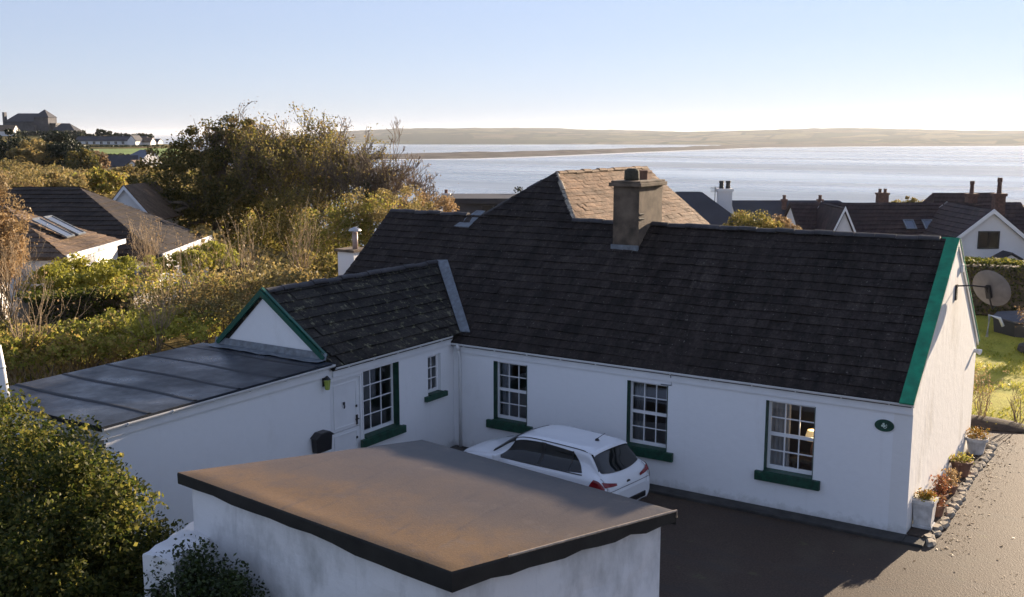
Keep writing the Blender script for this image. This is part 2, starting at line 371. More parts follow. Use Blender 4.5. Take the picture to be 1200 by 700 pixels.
VN = {}
def vnoise(x, y, scale, seed=0):
    """smooth value noise 0..1"""
    if seed not in VN: VN[seed] = np.random.default_rng(seed).random((128, 128))
    G = VN[seed]
    u, v = np.asarray(x)*scale, np.asarray(y)*scale
    i, j = np.floor(u).astype(int), np.floor(v).astype(int); fu, fv = u-i, v-j
    fu = fu*fu*(3-2*fu); fv = fv*fv*(3-2*fv)
    g = lambda a_, b_: G[a_ % 128, b_ % 128]
    return (g(i, j)*(1-fu)+g(i+1, j)*fu)*(1-fv)+(g(i, j+1)*(1-fu)+g(i+1, j+1)*fu)*fv
def sstep(a_, b_, x):
    t_ = np.clip((np.asarray(x, float)-a_)/(b_-a_), 0, 1); return t_*t_*(3-2*t_)

def clump_points(blobs, n, rng, clumps=60, spread=0.28, shell=0.75):
    """leaf positions gathered in clumps inside a union of ellipsoids (cx,cy,cz,rx,ry,rz)"""
    B = np.array(blobs, float); w = (B[:, 3]*B[:, 4]*B[:, 5])**0.7; w /= w.sum()
    k = rng.choice(len(B), clumps, p=w)
    d = unit(rng.normal(size=(clumps, 3))); r = rng.uniform(0, 1, (clumps, 1))**(1/3); r = np.where(rng.random((clumps, 1)) < shell, 0.72+0.32*rng.random((clumps, 1)), r)
    C = B[k, :3]+d*np.minimum(r, 1.0)*B[k, 3:6]
    sz = spread*np.minimum(B[k, 3], B[k, 5])*rng.uniform(0.5, 1.4, clumps)
    i = rng.integers(0, clumps, n)
    g_ = rng.normal(size=(n, 3)); g_ = g_*np.minimum(1, 1.7/np.linalg.norm(g_, axis=1, keepdims=True))
    return C[i]+g_*sz[i, None]*np.array([1, 1, 0.75])

def branches(mb, p, d, length, r, depth, rng, spread=0.6, up=0.25, tips=None, kids=(2, 4), seg=3, nside=5, minr=0.004):
    p = np.array(p, float); d = unit(np.array(d, float)); pts = [p]; rad = [r]
    for i in range(seg):
        d = unit(d + rng.normal(size=3)*0.16 + np.array([0, 0, up*0.25])); p = p+d*length/seg
        pts.append(p); rad.append(max(minr, r*(1-0.45*(i+1)/seg)))
    mb.tube(pts, rad, max(3, nside), cap=False)
    if depth <= 0:
        if tips is not None: tips.append((p, d))
        return
    for k in range(rng.integers(kids[0], kids[1]+1)):
        j = rng.integers(1, seg+1); q = pts[j]
        nd = unit(d + rng.normal(size=3)*spread + np.array([0, 0, up]))
        branches(mb, q, nd, length*rng.uniform(0.55, 0.82), rad[j]*rng.uniform(0.5, 0.72), depth-1, rng, spread, up, tips, kids, seg, nside-1, minr)

# ------------------------------------------------------------------ terrain
def fr_of(x, y):
    dx, dy = np.asarray(x)-CAM[0], np.asarray(y)-CAM[1]
    return dx*FH[0]+dy*FH[1], dx*RT[0]+dy*RT[1]
def height(x, y):
    f, r = fr_of(x, y); f = np.asarray(f, float)
    ff = np.maximum(f, 8.0); ratio = r/ff
    wl_ = 1-sstep(-0.33, -0.12, ratio)
    far_ = sstep(-0.41, -0.36, ratio)
    zl = np.interp(f, [0, 20, 60, 120, 200, 280, 350, 420, 520, 640, 900], [-.12, -.05, .2, .6, 0.8, 2.2, 4.0, 7.6, 5, -12, -50])
    zl = zl-far_*np.interp(f, [330, 372, 420, 520, 640], [0, .8, 9, 40, 40])
    zr = -0.12-np.clip(f-47, 0, None)*0.105; zr = np.maximum(zr, -50)
    z = zl*wl_+zr*(1-wl_)
    bank = sstep(-15.2, -17.5, x)*sstep(8, 14, f)*(1-sstep(34, 39, f))*(1-sstep(-6, -2, r))
    z = z+bank*(1.15+0.5*vnoise(x, y, 0.25, 5))
    z = z+sstep(40, 120, f)*(vnoise(x, y, 0.03, 9)-0.5)*1.2
    return z
fl = np.concatenate([np.arange(-60, -5, 5), np.arange(-5, 60, 0.75), np.arange(60, 200, 5), np.arange(200, 1000, 20)])
rl = np.concatenate([np.arange(-900, -150, 25), np.arange(-150, -40, 4), np.arange(-40, 40, 0.75), np.arange(40, 150, 6), np.arange(150, 701, 25)])
FF, RR = np.meshgrid(fl, rl, indexing='ij')
GX = CAM[0]+FF*FH[0]+RR*RT[0]; GY = CAM[1]+FF*FH[1]+RR*RT[1]
tag(MB().grid(np.stack([GX, GY, height(GX, GY)], -1)).build('ground', M['ground'], smooth=True), kind='structure')
SEA = -40.0
mb = MB()
for x0 in (-1,):
    mb.poly([(-30000, -30000, SEA), (30000, -30000, SEA), (30000, 30000, SEA), (-30000, 30000, SEA)])
tag(mb.build('sea', M['sea']), kind='structure')

# sand spit across the bay, with surf and wet-sand glint painted as a pale line
front = [(-1900, 1250), (-1500, 1330), (-1194, 1484), (-1127, 1604), (-1118, 1873), (-1155, 2307), (-1177, 2847), (-1184, 3378), (-950, 3850), (-540, 4300)]
back = [(-2300, 1500), (-1900, 1640), (-1500, 1836), (-1411, 2013), (-1392, 2294), (-1376, 2540), (-1381, 3130), (-1500, 3750), (-1450, 4300), (-700, 4700)]
def ribbon(A_, B_, n, prof):
    A_, B_ = np.array(A_, float), np.array(B_, float)
    s0 = np.linspace(0, len(A_)-1, n); i0 = np.minimum(s0.astype(int), len(A_)-2); q = (s0-i0)[:, None]
    a_ = A_[i0]*(1-q)+A_[i0+1]*q; b_ = B_[i0]*(1-q)+B_[i0+1]*q
    G = np.zeros((n, len(prof), 3))
    for j, (t_, h_) in enumerate(prof):
        p = a_*(1-t_)+b_*t_; G[:, j, :2] = p
        G[:, j, 2] = SEA+h_*(0.6+0.8*vnoise(p[:, 0], p[:, 1], 0.011, 3))
    return G
tag(MB().grid(ribbon(front, back, 90, [(0, -0.4), (0.1, 0.8), (0.3, 5), (0.5, 3.5), (0.75, 5), (1, -0.4)])).build('sand_spit', M['sand'], smooth=True), kind='structure')
fr2 = [(p[0]+0.02*(p[0]-q[0])+34, p[1]-14) for p, q in zip(front, back)]
tag(MB().grid(ribbon(fr2, front, 90, [(0, 0.05), (0.5, 0.22), (1, 0.22)])).build('surf_glint', M['foam_glint']), kind='structure')

# low hills with fields on the far shore: a broad strip of rolling land
shore = [(-3700, 3330), (-3500, 3380), (-3300, 3420), (-3016, 3475), (-2754, 3443), (-2394, 3676), (-2094, 3871), (-1642, 3976), (-1300, 4150), (-1000, 4250), (-532, 4358), (300, 4500), (1500, 4650), (3600, 4500)]
inland = [(p[0]*1.75-300, p[1]*1.75+900) for p in shore]
n = 260; cols_ = 26
A_ = np.array(shore, float); B_ = np.array(inland, float)
s0 = np.linspace(0, len(A_)-1, n); i0 = np.minimum(s0.astype(int), len(A_)-2); q = (s0-i0)[:, None]
a_ = A_[i0]*(1-q)+A_[i0+1]*q; b_ = B_[i0]*(1-q)+B_[i0+1]*q
G = np.zeros((n, cols_, 3))
lateral = np.interp(s0, [0, 3, 4.4, 5.4, 6.5, 7.6, 8.6, 10, 11.5, 13], [12, 70, 74, 60, 52, 54, 60, 62, 68, 72])
for j in range(cols_):
    t_ = j/(cols_-1); p = a_*(1-t_)+b_*t_; G[:, j, :2] = p
    h_ = lateral*sstep(0, 0.55, t_)**0.8*(0.72+0.5*vnoise(p[:, 0], p[:, 1], 0.0011, 21)*1.0)+9*vnoise(p[:, 0], p[:, 1], 0.004, 22)*sstep(0, .2, t_)+6*vnoise(p[:, 0], p[:, 1], 0.012, 23)*sstep(0, .06, t_)+3*vnoise(p[:, 0], p[:, 1], 0.03, 24)*sstep(0, .06, t_)
    G[:, j, 2] = SEA-0.3+h_*(1-0.75*sstep(0.7, 1, t_))
tag(MB().grid(G).build('far_hills', M['far_fields'], smooth=True), kind='structure')

# haze over land, bay and hills
t = NT('haze_air'); t.n.remove(t.b)
pv = t.add('ShaderNodeVolumePrincipled'); pv.inputs['Color'].default_value = (0.80, 0.86, 0.95, 1); pv.inputs['Density'].default_value = 0.000055; pv.inputs['Anisotropy'].default_value = 0.35
t.l.new(pv.outputs[0], t.out.inputs['Volume'])
tag(MB().box(-30500, 30500, -30500, 30500, -54, 62).build('haze', t.m), kind='stuff')

# ------------------------------------------------------------------ ground surfaces by the house
def sheet(name, mat, xs, ys, z, keep=None):
    m = MB()
    for i in range(len(xs)-1):
        for j in range(len(ys)-1):
            cx, cy = (xs[i]+xs[i+1])/2, (ys[j]+ys[j+1])/2
            if keep is None or keep(cx, cy): m.poly([(xs[i], ys[j], z), (xs[i+1], ys[j], z), (xs[i+1], ys[j+1], z), (xs[i], ys[j+1], z)])
    return tag(m.build(name, mat), kind='structure')
GZ = -0.11
GCORN = [(-7.65, -11.15, 2.97), (-2.64, -11.40, 2.77), (-1.37, -8.01, 2.69), (-6.12, -7.47, 2.77)]
M['barge'] = plain('deep_green_paint', (0.0, 0.075, 0.05), 0.45, 0.12, 2)
mb = MB(); edge = [(x, 9.0+0.35*math.sin(x*1.3)+0.25*math.sin(x*3.1+1)) for x in np.arange(-6, 16.01, 0.25)]
mb.poly([(-10.9, -30, GZ), (16, -30, GZ)]+[(x, y, GZ) for x, y in edge[::-1]]+[(-6, 6.9, GZ), (-6, 0.2, GZ), (-10.9, 0.2, GZ)])
tag(mb.build('driveway', M['tarmac']), kind='structure')
mb = MB()
xs = np.arange(-6, 16.01, 0.25)
ys = np.linspace(0, 1, 70)
P = np.zeros((len(xs), 70, 3))
for i, x in enumerate(xs):
    y0 = edge[i][1]; yy = y0+(28.5+0.35*x-y0)*ys
    P[i, :, 0] = x; P[i, :, 1] = yy; P[i, :, 2] = GZ+0.004+0.05*sstep(0, 0.02, ys)+0.10*(vnoise(x, yy, 0.35, 31)-0.3)*sstep(0, 0.1, ys)
tag(mb.grid(P).build('lawn', M['lawn'], smooth=True), kind='structure')
rng = np.random.default_rng(5)
k = 42000; x = rng.uniform(-5.5, 13, k); y = rng.uniform(9.2, 27, k)
keep = vnoise(x, y, 0.9, 33) > 0.25; x, y = x[keep], y[keep]
q = leaf_quads(np.stack([x, y, np.full(len(x), GZ+0.09)], 1), 0.12, rng, up=-0.1, aspect=0.3, droop=(0, 0, 0.6))
tag(quads_mesh('lawn_grass', q, M['grass_blade']), kind='stuff')

# ------------------------------------------------------------------ roof tiles
def clip_half(P, axis, val, keep_ge):
    out = []
    for i in range(len(P)):
        a_, b_ = P[i], P[(i+1) % len(P)]; da, db = a_[axis]-val, b_[axis]-val
        if not keep_ge: da, db = -da, -db
        if da >= 0: out.append(a_)
        if (da >= 0) != (db >= 0):
            t_ = da/(da-db); out.append((a_[0]+(b_[0]-a_[0])*t_, a_[1]+(b_[1]-a_[1])*t_))
    return out
SAG = 1.0
def tiles(mb, poly3, udir, exposure, width, thick, rng, jitter=0.006):
    """lay overlapping tiles over the convex planar polygon; udir runs along the courses"""
    P = [np.array(p, float) for p in poly3]; o = P[0]; u = unit(np.array(udir, float))
    n = np.zeros(3)
    for i in range(1, len(P)-1): n = n+np.cross(P[i]-o, P[i+1]-o)
    n = unit(n); n = n if n[2] > 0 else -n
    v = np.cross(n, u); v = v if v[2] > 0 else -v
    uv = [(float((p-o)@u), float((p-o)@v)) for p in P]
    v0 = min(q[1] for q in uv); v1 = max(q[1] for q in uv)
    row = 0; vb = v0
    while vb < v1-1e-4:
        vt = min(vb+exposure, v1)
        S = clip_half(clip_half(uv, 1, vb, True), 1, vt, False)
        if len(S) >= 3:
            u0 = min(q[0] for q in S); u1 = max(q[0] for q in S)
            uu = math.floor((u0)/width)*width+(0.5*width if row % 2 else 0)-width
            while uu < u1:
                T = clip_half(clip_half(S, 0, uu+0.004, True), 0, uu+width-0.004, False)
                if len(T) >= 3:
                    j = rng.uniform(0, jitter); jj = rng.normal()*jitter*0.6
                    f = lambda q: o+u*q[0]+v*q[1]+n*(0.012+.012*(math.sin(q[0]*.9+1)+math.sin(q[1]*1.7+q[0]*.35)+.6*math.sin(q[0]*2.3-q[1]))*SAG+j+thick*(1-(q[1]-vb)/exposure)+jj*(q[0]-uu)/width)
                    top = [f(q) for q in T]; base = len(mb.v)
                    mb.v += [tuple(p) for p in top]; mb.f.append(list(range(base, base+len(T))))
                    for i in range(len(T)):
                        a_, b_ = T[i], T[(i+1) % len(T)]
                        if abs(a_[1]-vb) < 1e-5 and abs(b_[1]-vb) < 1e-5:
                            p, q_ = top[i], top[(i+1) % len(T)]; h = n*(thick+j+0.008)
                            bb = len(mb.v); mb.v += [tuple(p-h), tuple(q_-h)]
                            mb.f.append([base+i, bb, bb+1, base+(i+1) % len(T)])
                uu += width
        vb += exposure; row += 1
def roof_mesh(name, polys, mat, parent, seed=1, exposure=0.25, width=0.27, thick=0.020, deck=0.10, jitter=0.010):
    rng_ = np.random.default_rng(seed); m = MB()
    for P, u in polys:
        P = [np.array(p, float) for p in P]
        tiles(m, P, u, exposure, width, thick, rng_, jitter)
        n = np.cross(P[1]-P[0], P[2]-P[0]); n = unit(n); n = n if n[2] > 0 else -n
        m.prism(P, -n*deck)
    me = m
    mesh = bpy.data.meshes.new(name); off = root_loc(parent)
    mesh.from_pydata([(p[0]-off[0], p[1]-off[1], p[2]-off[2]) for p in me.v], [], me.f); mesh.update()
    return link_mesh(mesh, name, mat, parent)

# ------------------------------------------------------------------ walls with openings
def wall_open(m, P, L0, L1, Z0, Z1, openings, depth):
    """P(a, d, z) -> world; front face at d=0 with openings (a0,a1,z0,z1) cut through to d=depth"""
    A = sorted({L0, L1, *[o[0] for o in openings], *[o[1] for o in openings]})
    Z = sorted({Z0, Z1, *[o[2] for o in openings], *[o[3] for o in openings]})
    for i in range(len(A)-1):
        for j in range(len(Z)-1):
            ca, cz = (A[i]+A[i+1])/2, (Z[j]+Z[j+1])/2
            if any(o[0] < ca < o[1] and o[2] < cz < o[3] for o in openings): continue
            for d in (0, depth):
                m.poly([P(A[i], d, Z[j]), P(A[i+1], d, Z[j]), P(A[i+1], d, Z[j+1]), P(A[i], d, Z[j+1])])
    for a0, a1, z0, z1 in openings:
        for a_ in (a0, a1): m.poly([P(a_, 0, z0), P(a_, depth, z0), P(a_, depth, z1), P(a_, 0, z1)])
        for z_ in (z0, z1): m.poly([P(a0, 0, z_), P(a1, 0, z_), P(a1, depth, z_), P(a0, depth, z_)])
def pbox(m, P, a0, a1, d0, d1, z0, z1):
    m.prism([P(a0, d0, z0), P(a1, d0, z0), P(a1, d1, z0), P(a0, d1, z0)], np.array(P(a0, d0, z1))-np.array(P(a0, d0, z0)))

def window(parent, P, a0, a1, z0, z1, recess, ncol, nrow, sash=True, reveals='LR', sill=(0.08, 0.17, 0.10), label=None):
    """window part: white frame with glazing bars; sub-parts pane, sill, reveal"""
    fw = 0.062; m = MB(); d = recess
    zs = [z0, z1]
    pbox(m, P, a0, a0+fw, d, d+.07, z0, z1); pbox(m, P, a1-fw, a1, d, d+.07, z0, z1)
    pbox(m, P, a0+fw, a1-fw, d, d+.07, z1-fw, z1); pbox(m, P, a0+fw, a1-fw, d, d+.07, z0, z0+fw+.02)
    b0, b1, y0, y1 = a0+fw, a1-fw, z0+fw+.02, z1-fw
    zm = None
    if sash:
        zm = (y0+y1)/2; pbox(m, P, b0, b1, d+.004, d+.055, zm-.035, zm+.035)
    bar = 0.021
    for i in range(1, ncol):
        x_ = b0+(b1-b0)*i/ncol; pbox(m, P, x_-bar/2, x_+bar/2, d+.012, d+.048, y0, y1)
    segs = [(y0, zm-.035), (zm+.035, y1)] if sash else [(y0, y1)]
    for s0_, s1_ in segs:
        nr = nrow//2 if sash else nrow
        for i in range(1, nr):
            z_ = s0_+(s1_-s0_)*i/nr; pbox(m, P, b0, b1, d+.0125, d+.0475, z_-bar/2, z_+bar/2)
    w = m.build('window', M['white_paint'], parent)
    if label: w['label'] = label
    g = MB(); g.poly([P(b0-.005, d+.03, y0-.005), P(b1+.005, d+.03, y0-.005), P(b1+.005, d+.03, y1+.005), P(b0-.005, d+.03, y1+.005)])
    g.build('pane', M['glass'], w)
    if sill:
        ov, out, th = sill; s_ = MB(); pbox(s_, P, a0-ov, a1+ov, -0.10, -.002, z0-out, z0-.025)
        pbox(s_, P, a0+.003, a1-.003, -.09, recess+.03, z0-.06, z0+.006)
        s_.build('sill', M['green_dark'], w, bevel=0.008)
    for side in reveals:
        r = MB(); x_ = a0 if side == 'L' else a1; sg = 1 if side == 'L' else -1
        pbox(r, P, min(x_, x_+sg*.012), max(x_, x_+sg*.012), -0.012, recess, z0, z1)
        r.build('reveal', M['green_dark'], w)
    return w

# ------------------------------------------------------------------ the cottage
SL, E0 = 0.786, 2.72                                    # pitch and eave of the big front slope
fz = lambda y: E0+SL*y
XE, RY, RZ = 0.0, 3.44, fz(3.44)
cot = thing('cottage', 'long white cottage with dark tiled roofs and green verge boards beside the tarmac yard', 'cottage', (-6, 3, GZ))
FRONT = lambda a_, d, z: (a_, d, z)
WINGX = -10.95
WING = lambda a_, d, z: (WINGX-d, a_, z)
W1, W2, W3 = (-9.74, -8.78, 0.80, 2.25), (-6.12, -5.13, 0.77, 2.245), (-2.91, -1.88, 0.74, 2.24)
m = MB(); wall_open(m, FRONT, -15.6, -0.002, -0.2, 2.62, [W1, W2, W3], 0.42)
m.poly([(-15.6, 0, -.2), (-15.6, 6.9, -.2), (-15.6, 6.9, fz(0)-.08), (-15.6, RY, RZ-.1), (-15.6, 0, fz(0)-.08)])
m.poly([(-15.6, 6.9, -.2), (0, 6.9, -.2), (0, 6.9, 2.62), (-15.6, 6.9, 2.62)])
m.build('wall', M['wall'], cot)
m = MB(); m.prism([(0, -.004, -.16), (0, 6.9, -.16), (0, 6.9, fz(0)-.10), (0, RY, RZ-.07), (0, -.004, fz(0)-.10)], (-0.35, 0, 0))
m.build('gable_wall', M['gable_wall'], cot)['label'] = 'sunlit rough white gable wall'
m = MB(); m.box(-15.2, -0.4, 3.2, 3.3, -.1, 2.6); m.box(-15.2, -.4, .45, 3.2, -.1, -.05); m.box(-15.2, -.4, .45, 3.2, 2.55, 2.6)
m.build('room', M['dark_room'], cot)
for (a0, a1, z0, z1), lab in ((W1, None), (W2, None), (W3, None)):
    window(cot, FRONT, a0, a1, z0, z1, 0.15, 3, 4, True, 'LR', (0.17, 0.22, 0.15))
# curtains inside the front windows
for (a0, a1, z0, z1), parts, mt in ((W1, [(0.0, .30), (.72, 1.0)], 'net'), (W2, [(0.0, .30), (.80, 1.0)], 'curtain'), (W3, [(0.0, .40)], 'curtain')):
    m = MB()
    for q0, q1 in parts:
        xs_ = np.linspace(a0+(a1-a0)*q0, a0+(a1-a0)*q1, 26); P_ = np.zeros((26, 2, 3))
        P_[:, :, 0] = xs_[:, None]; P_[:, :, 1] = (0.36+0.022*np.sin(xs_*70))[:, None]; P_[:, 0, 2] = z0+.0; P_[:, 1, 2] = z1
        m.grid(P_)
    m.build('curtain', M[mt], cot, smooth=True)
# roofs
roof_mesh('roof', [([(-15.72, -.16, fz(-.16)), (-.02, -.16, fz(-.16)), (-.02, RY, RZ), (-15.72, RY, RZ)], (1, 0, 0)),
                   ([(-12.43, RY, RZ), (-9.43, RY, RZ), (-10.93, 4.94, fz(4.94))], (1, 0, 0)),
                   ([(-.02, 7.05, fz(-.17)), (-15.72, 7.05, fz(-.17)), (-15.72, RY, RZ), (-.02, RY, RZ)], (1, 0, 0))], M['slate'], cot, 1)
BZ = fz(4.94)
es = (BZ-RZ)/1.5                                          # side pitch of the rear block
def bx_(z): return (BZ-z)/es
roof_mesh('block_roof', [([(-9.43, RY, RZ), (-10.93+bx_(3.0), RY, 3.0), (-10.93+bx_(3.0), 10.75, 3.0), (-10.93, 10.75, BZ), (-10.93, 4.94, BZ)], (0, 1, 0)),
                         ([(-12.43, RY, RZ), (-10.93-bx_(3.0), RY, 3.0), (-10.93-bx_(3.0), 10.75, 3.0), (-10.93, 10.75, BZ), (-10.93, 4.94, BZ)], (0, 1, 0))],
          M['tan_tile'], cot, 2, 0.15, 0.18, 0.008)['label'] = 'sunlit brown side slopes of the taller rear roof'
m = MB(); m.prism([(-10.93-bx_(3.1), 10.6, -.2), (-10.93+bx_(3.1), 10.6, -.2), (-10.93+bx_(3.1), 10.6, 2.95), (-10.93, 10.6, BZ-.12), (-10.93-bx_(3.1), 10.6, 2.95)], (0, -.3, 0))
m.box(-14.2, -13.9, 6.9, 10.3, -.2, 3.0); m.box(-7.95, -7.65, 6.9, 10.3, -.2, 3.0)
m.build('block_wall', M['wall'], cot)
WR, WE = (-12.9, 4.24), (-10.80, 2.79)                    # wing ridge and eave (x, z)
ws = (WR[1]-WE[1])/(WE[0]-WR[0])
yv = lambda z: (z-E0)/SL
WY0 = -4.46
roof_mesh('wing_roof', [([(WE[0], WY0, WE[1]), (WE[0], yv(WE[1]), WE[1]), (WR[0], yv(WR[1]), WR[1]), (WR[0], WY0, WR[1])], (0, 1, 0)),
                        ([(-14.55, WY0, 2.75), (-14.55, yv(2.75), 2.75), (WR[0], yv(WR[1]), WR[1]), (WR[0], WY0, WR[1])], (0, 1, 0))], M['mossy'], cot, 3, 0.30, 0.27, 0.024, jitter=0.012)['label'] = 'mossy dark tiled roof of the low wing'
# ridge tiles: rows of half-round caps
def ridge_caps(parent, p, q, r=0.11, mat='ridge', seglen=0.45):
    p, q = np.array(p, float), np.array(q, float); n_ = max(1, int(np.linalg.norm(q-p)/seglen)); m_ = MB()
    d = (q-p)/n_; u = unit(d); s_ = unit(np.cross(u, [0, 0, 1.0])); w = np.cross(s_, u)
    for i in range(n_):
        jz = np.array([0, 0, .012*math.sin(i*2.7)+.008*math.sin(i*9.1)]); a0 = p+d*(i+.01)+jz; a1 = p+d*(i+.985)+jz*.4; rr = r*(1+0.06*math.sin(i*7.3)); G_ = np.zeros((2, 9, 3))
        for k_, t_ in enumerate(np.linspace(-0.1, math.pi+.1, 9)):
            off = s_*math.cos(t_)*rr+w*(math.sin(t_)*rr*0.75-.03)
            G_[0, k_] = a0+off; G_[1, k_] = a1+off*0.97
        m_.grid(G_); m_.poly(list(G_[0])); m_.poly(list(G_[1][::-1]))
    return m_.build('ridge_cap', M[mat], parent)
ridge_caps(cot, (-9.5, RY, RZ+.03), (-.35, RY, RZ+.03))
ridge_caps(cot, (-15.7, RY, RZ+.03), (-12.9, RY, RZ+.03))
ridge_caps(cot, (-10.93, 5.0, BZ+.02), (-10.93, 10.75, BZ+.02), 0.09, 'tan_tile')
ridge_caps(cot, (WR[0], WY0+.1, WR[1]+.03), (WR[0], 1.9, WR[1]+.03))
ridge_caps(cot, (-9.47, RY+.02, RZ+.03), (-10.93, 4.96, BZ+.03), 0.075, 'stone')
ridge_caps(cot, (-12.43, RY, RZ+.03), (-10.93, 4.96, BZ+.03), 0.075)
# lead in the valley and at the top of the low ridge
def strip(parent, pts_a, pts_b, name, mat, th=0.012):
    m_ = MB(); up = np.array([0, 0, th])
    for i in range(len(pts_a)-1):
        m_.prism([pts_a[i], pts_b[i], pts_b[i+1], pts_a[i+1]], up)
    return m_.build(name, M[mat], parent)
v0, v1 = np.array([WE[0], yv(WE[1]), WE[1]+.05]), np.array([WR[0], yv(WR[1]), WR[1]+.06])
strip(cot, [v0+[.0, .0, 0], v1+[.0, .0, 0]], [v0+[.30, .0, .02], v1+[.34, .03, .02]], 'valley_lead', 'lead', .02)
strip(cot, [(-13.1, 3.0, fz(3.0)+.05), (-12.75, 3.62, RZ+.12)], [(-12.6, 3.0, fz(3.0)+.05), (-12.45, 3.62, RZ+.12)], 'ridge_lead', 'lead', .02)
# green verge boards over the edge of the front and back slopes of the sunlit gable
m = MB(); up = np.array([0, -.62, .786])*.045; b0 = [(-.225, -.2, fz(-.2)), (.045, -.2, fz(-.2)), (.045, RY, RZ), (-.225, RY, RZ)]
m.prism([np.array(p)+up*.9 for p in b0], up)
m.build('verge_board', M['green'], cot, bevel=.008)
m = MB(); up = np.array([0, .62, .786])*.045; b0 = [(-.33, 7.08, fz(-.2)), (.045, 7.08, fz(-.2)), (.045, RY, RZ), (-.33, RY, RZ)]
m.prism([np.array(p)+up*.9 for p in b0], up); m.build('verge_board', M['green'], cot, bevel=.008)
m = MB()
for s_ in (1, -1):
    pts_ = [(0.004, RY-s_*(RY+.12), fz(-.12)-.10), (0.004, RY, RZ-.08), (0.004, RY, RZ+.055), (0.004, RY-s_*(RY+.12), fz(-.12)+.03)]
    m.prism(pts_, (.028, 0, 0))
m.build('verge_trim', M['pvc'], cot)
# fascias and gutters
def gutter(parent, p, q, out, r=0.062, label=None):
    p, q, out = np.array(p, float), np.array(q, float), np.array(out, float); G_ = np.zeros((2, 10, 3)); H_ = np.zeros((2, 10, 3))
    for k_, t_ in enumerate(np.linspace(math.pi, 2*math.pi, 10)):
        for R_, A_2 in ((r, G_), (r-.008, H_)):
            off = out*(r+math.cos(t_)*R_)+np.array([0, 0, math.sin(t_)*R_]); A_2[0, k_] = p+off; A_2[1, k_] = q+off
    m_ = MB(); m_.grid(G_); m_.grid(H_)
    for A_2 in (0, 1): m_.poly(list(G_[A_2]))
    m_.poly([G_[0, 0], H_[0, 0], H_[1, 0], G_[1, 0]]); m_.poly([G_[0, -1], H_[0, -1], H_[1, -1], G_[1, -1]])
    n_ = int(np.linalg.norm(q-p)/1.0)
    for i in range(n_+1):
        c_ = p+(q-p)*min(max((i+.5)/(n_+1), 0), 1); m_.tube([c_+out*(r+math.cos(t_)*(r+.006))+np.array([0, 0, math.sin(t_)*(r+.006)]) for t_ in np.linspace(math.pi, 2*math.pi, 8)], .012, 5)
    return m_.build('gutter', M['pvc'], parent, smooth=False)
m = MB(); m.box(-10.9, .0, -.05, -.003, 2.36, 2.58); m.box(WINGX+.003, WINGX+.05, -4.4, -.06, 2.56, 2.76); m.build('fascia', M['white_paint'], cot)
gutter(cot, (-11.0, -.06, 2.60), (.03, -.06, 2.60), (0, -1, 0))
gutter(cot, (WINGX+.055, -4.42, 2.80), (WINGX+.055, -.25, 2.80), (1, 0, 0))
# downpipes
m = MB(); m.tube([(-10.72, -.13, 2.56), (-10.72, -.13, 2.42), (-10.72, -.06, 2.25), (-10.72, -.055, -.1)], .038, 10); m.tube([(-10.72, -.13, 2.60), (-10.72, -.13, 2.42)], .05, 10)
m.build('downpipe', M['pvc'], cot, smooth=True)
m = MB(); m.tube([(-5.05, -.1, 2.56), (-5.05, -.03, 2.42), (-5.05, -.015, 2.27), (-5.3, -.012, 2.26)], .012, 6); m.build('cable', M['lead'], cot)
# plinth along the front
m = MB(); m.box(-10.9, .02, -.42, -.004, -.2, -.05); m.box(.022, .40, -.42, -.02, -.2, -.055)
m.build('plinth', M['plinth'], cot, bevel=.015)

# wing and lean-to walls
DOOR = (-4.45, -3.42, 0.42, 2.46); FWIN = (-3.40, -2.16, 0.98, 2.49); SWIN = (-1.05, -.53, 1.46, 2.40)
m = MB(); wall_open(m, WING, -4.46, -.004, -.2, 2.74, [DOOR, FWIN, SWIN], 0.34)
m.build('wing_wall', M['wall'], cot)
LY = -10.0
m = MB(); m.prism([(WINGX, LY, -.2), (WINGX, -4.464, -.2), (WINGX, -4.464, 2.80), (WINGX, LY, 2.78)], (-.3, 0, 0))
m.prism([(WINGX-.304, LY, -.2), (-14.5, LY, -.2), (-14.5, LY, 2.78), (WINGX-.304, LY, 2.78)], (0, .3, 0))
m.prism([(-14.5, LY+.304, -.2), (-14.5, -.01, -.2), (-14.5, -.01, 2.72), (-14.5, LY+.304, 2.72)], (.3, 0, 0))
m.build('lean_to_wall', M['wall'], cot)
m = MB(); m.prism([(WR[0]-1.32, WY0+.02, 3.02), (WR[0]+1.72, WY0+.02, 3.02), (WR[0], WY0+.02, WR[1]-.06)], (0, .2, 0)); m.build('wing_gable', M['wall'], cot)
for x1, z1 in ((WR[0]+1.86, 2.98), (WR[0]-1.5, 2.98)):
    m = MB(); a_ = np.array([WR[0], WY0-.02, WR[1]+.06]); b_ = np.array([x1, WY0-.02, z1+.02]); d_ = unit(b_-a_); nn = np.array([d_[2], 0, -d_[0]]); nn = nn if nn[2] < 0 else -nn
    m.prism([a_, b_, b_+nn*.10, a_+np.array([0, 0, -.13])], (0, -.045, 0)); m.prism([a_+[0, .0, .02], b_+[0, .0, .02], b_+[0, .07, .02], a_+[0, .07, .02]], (0, 0, .03)); m.build('bargeboard', M['barge'], cot)
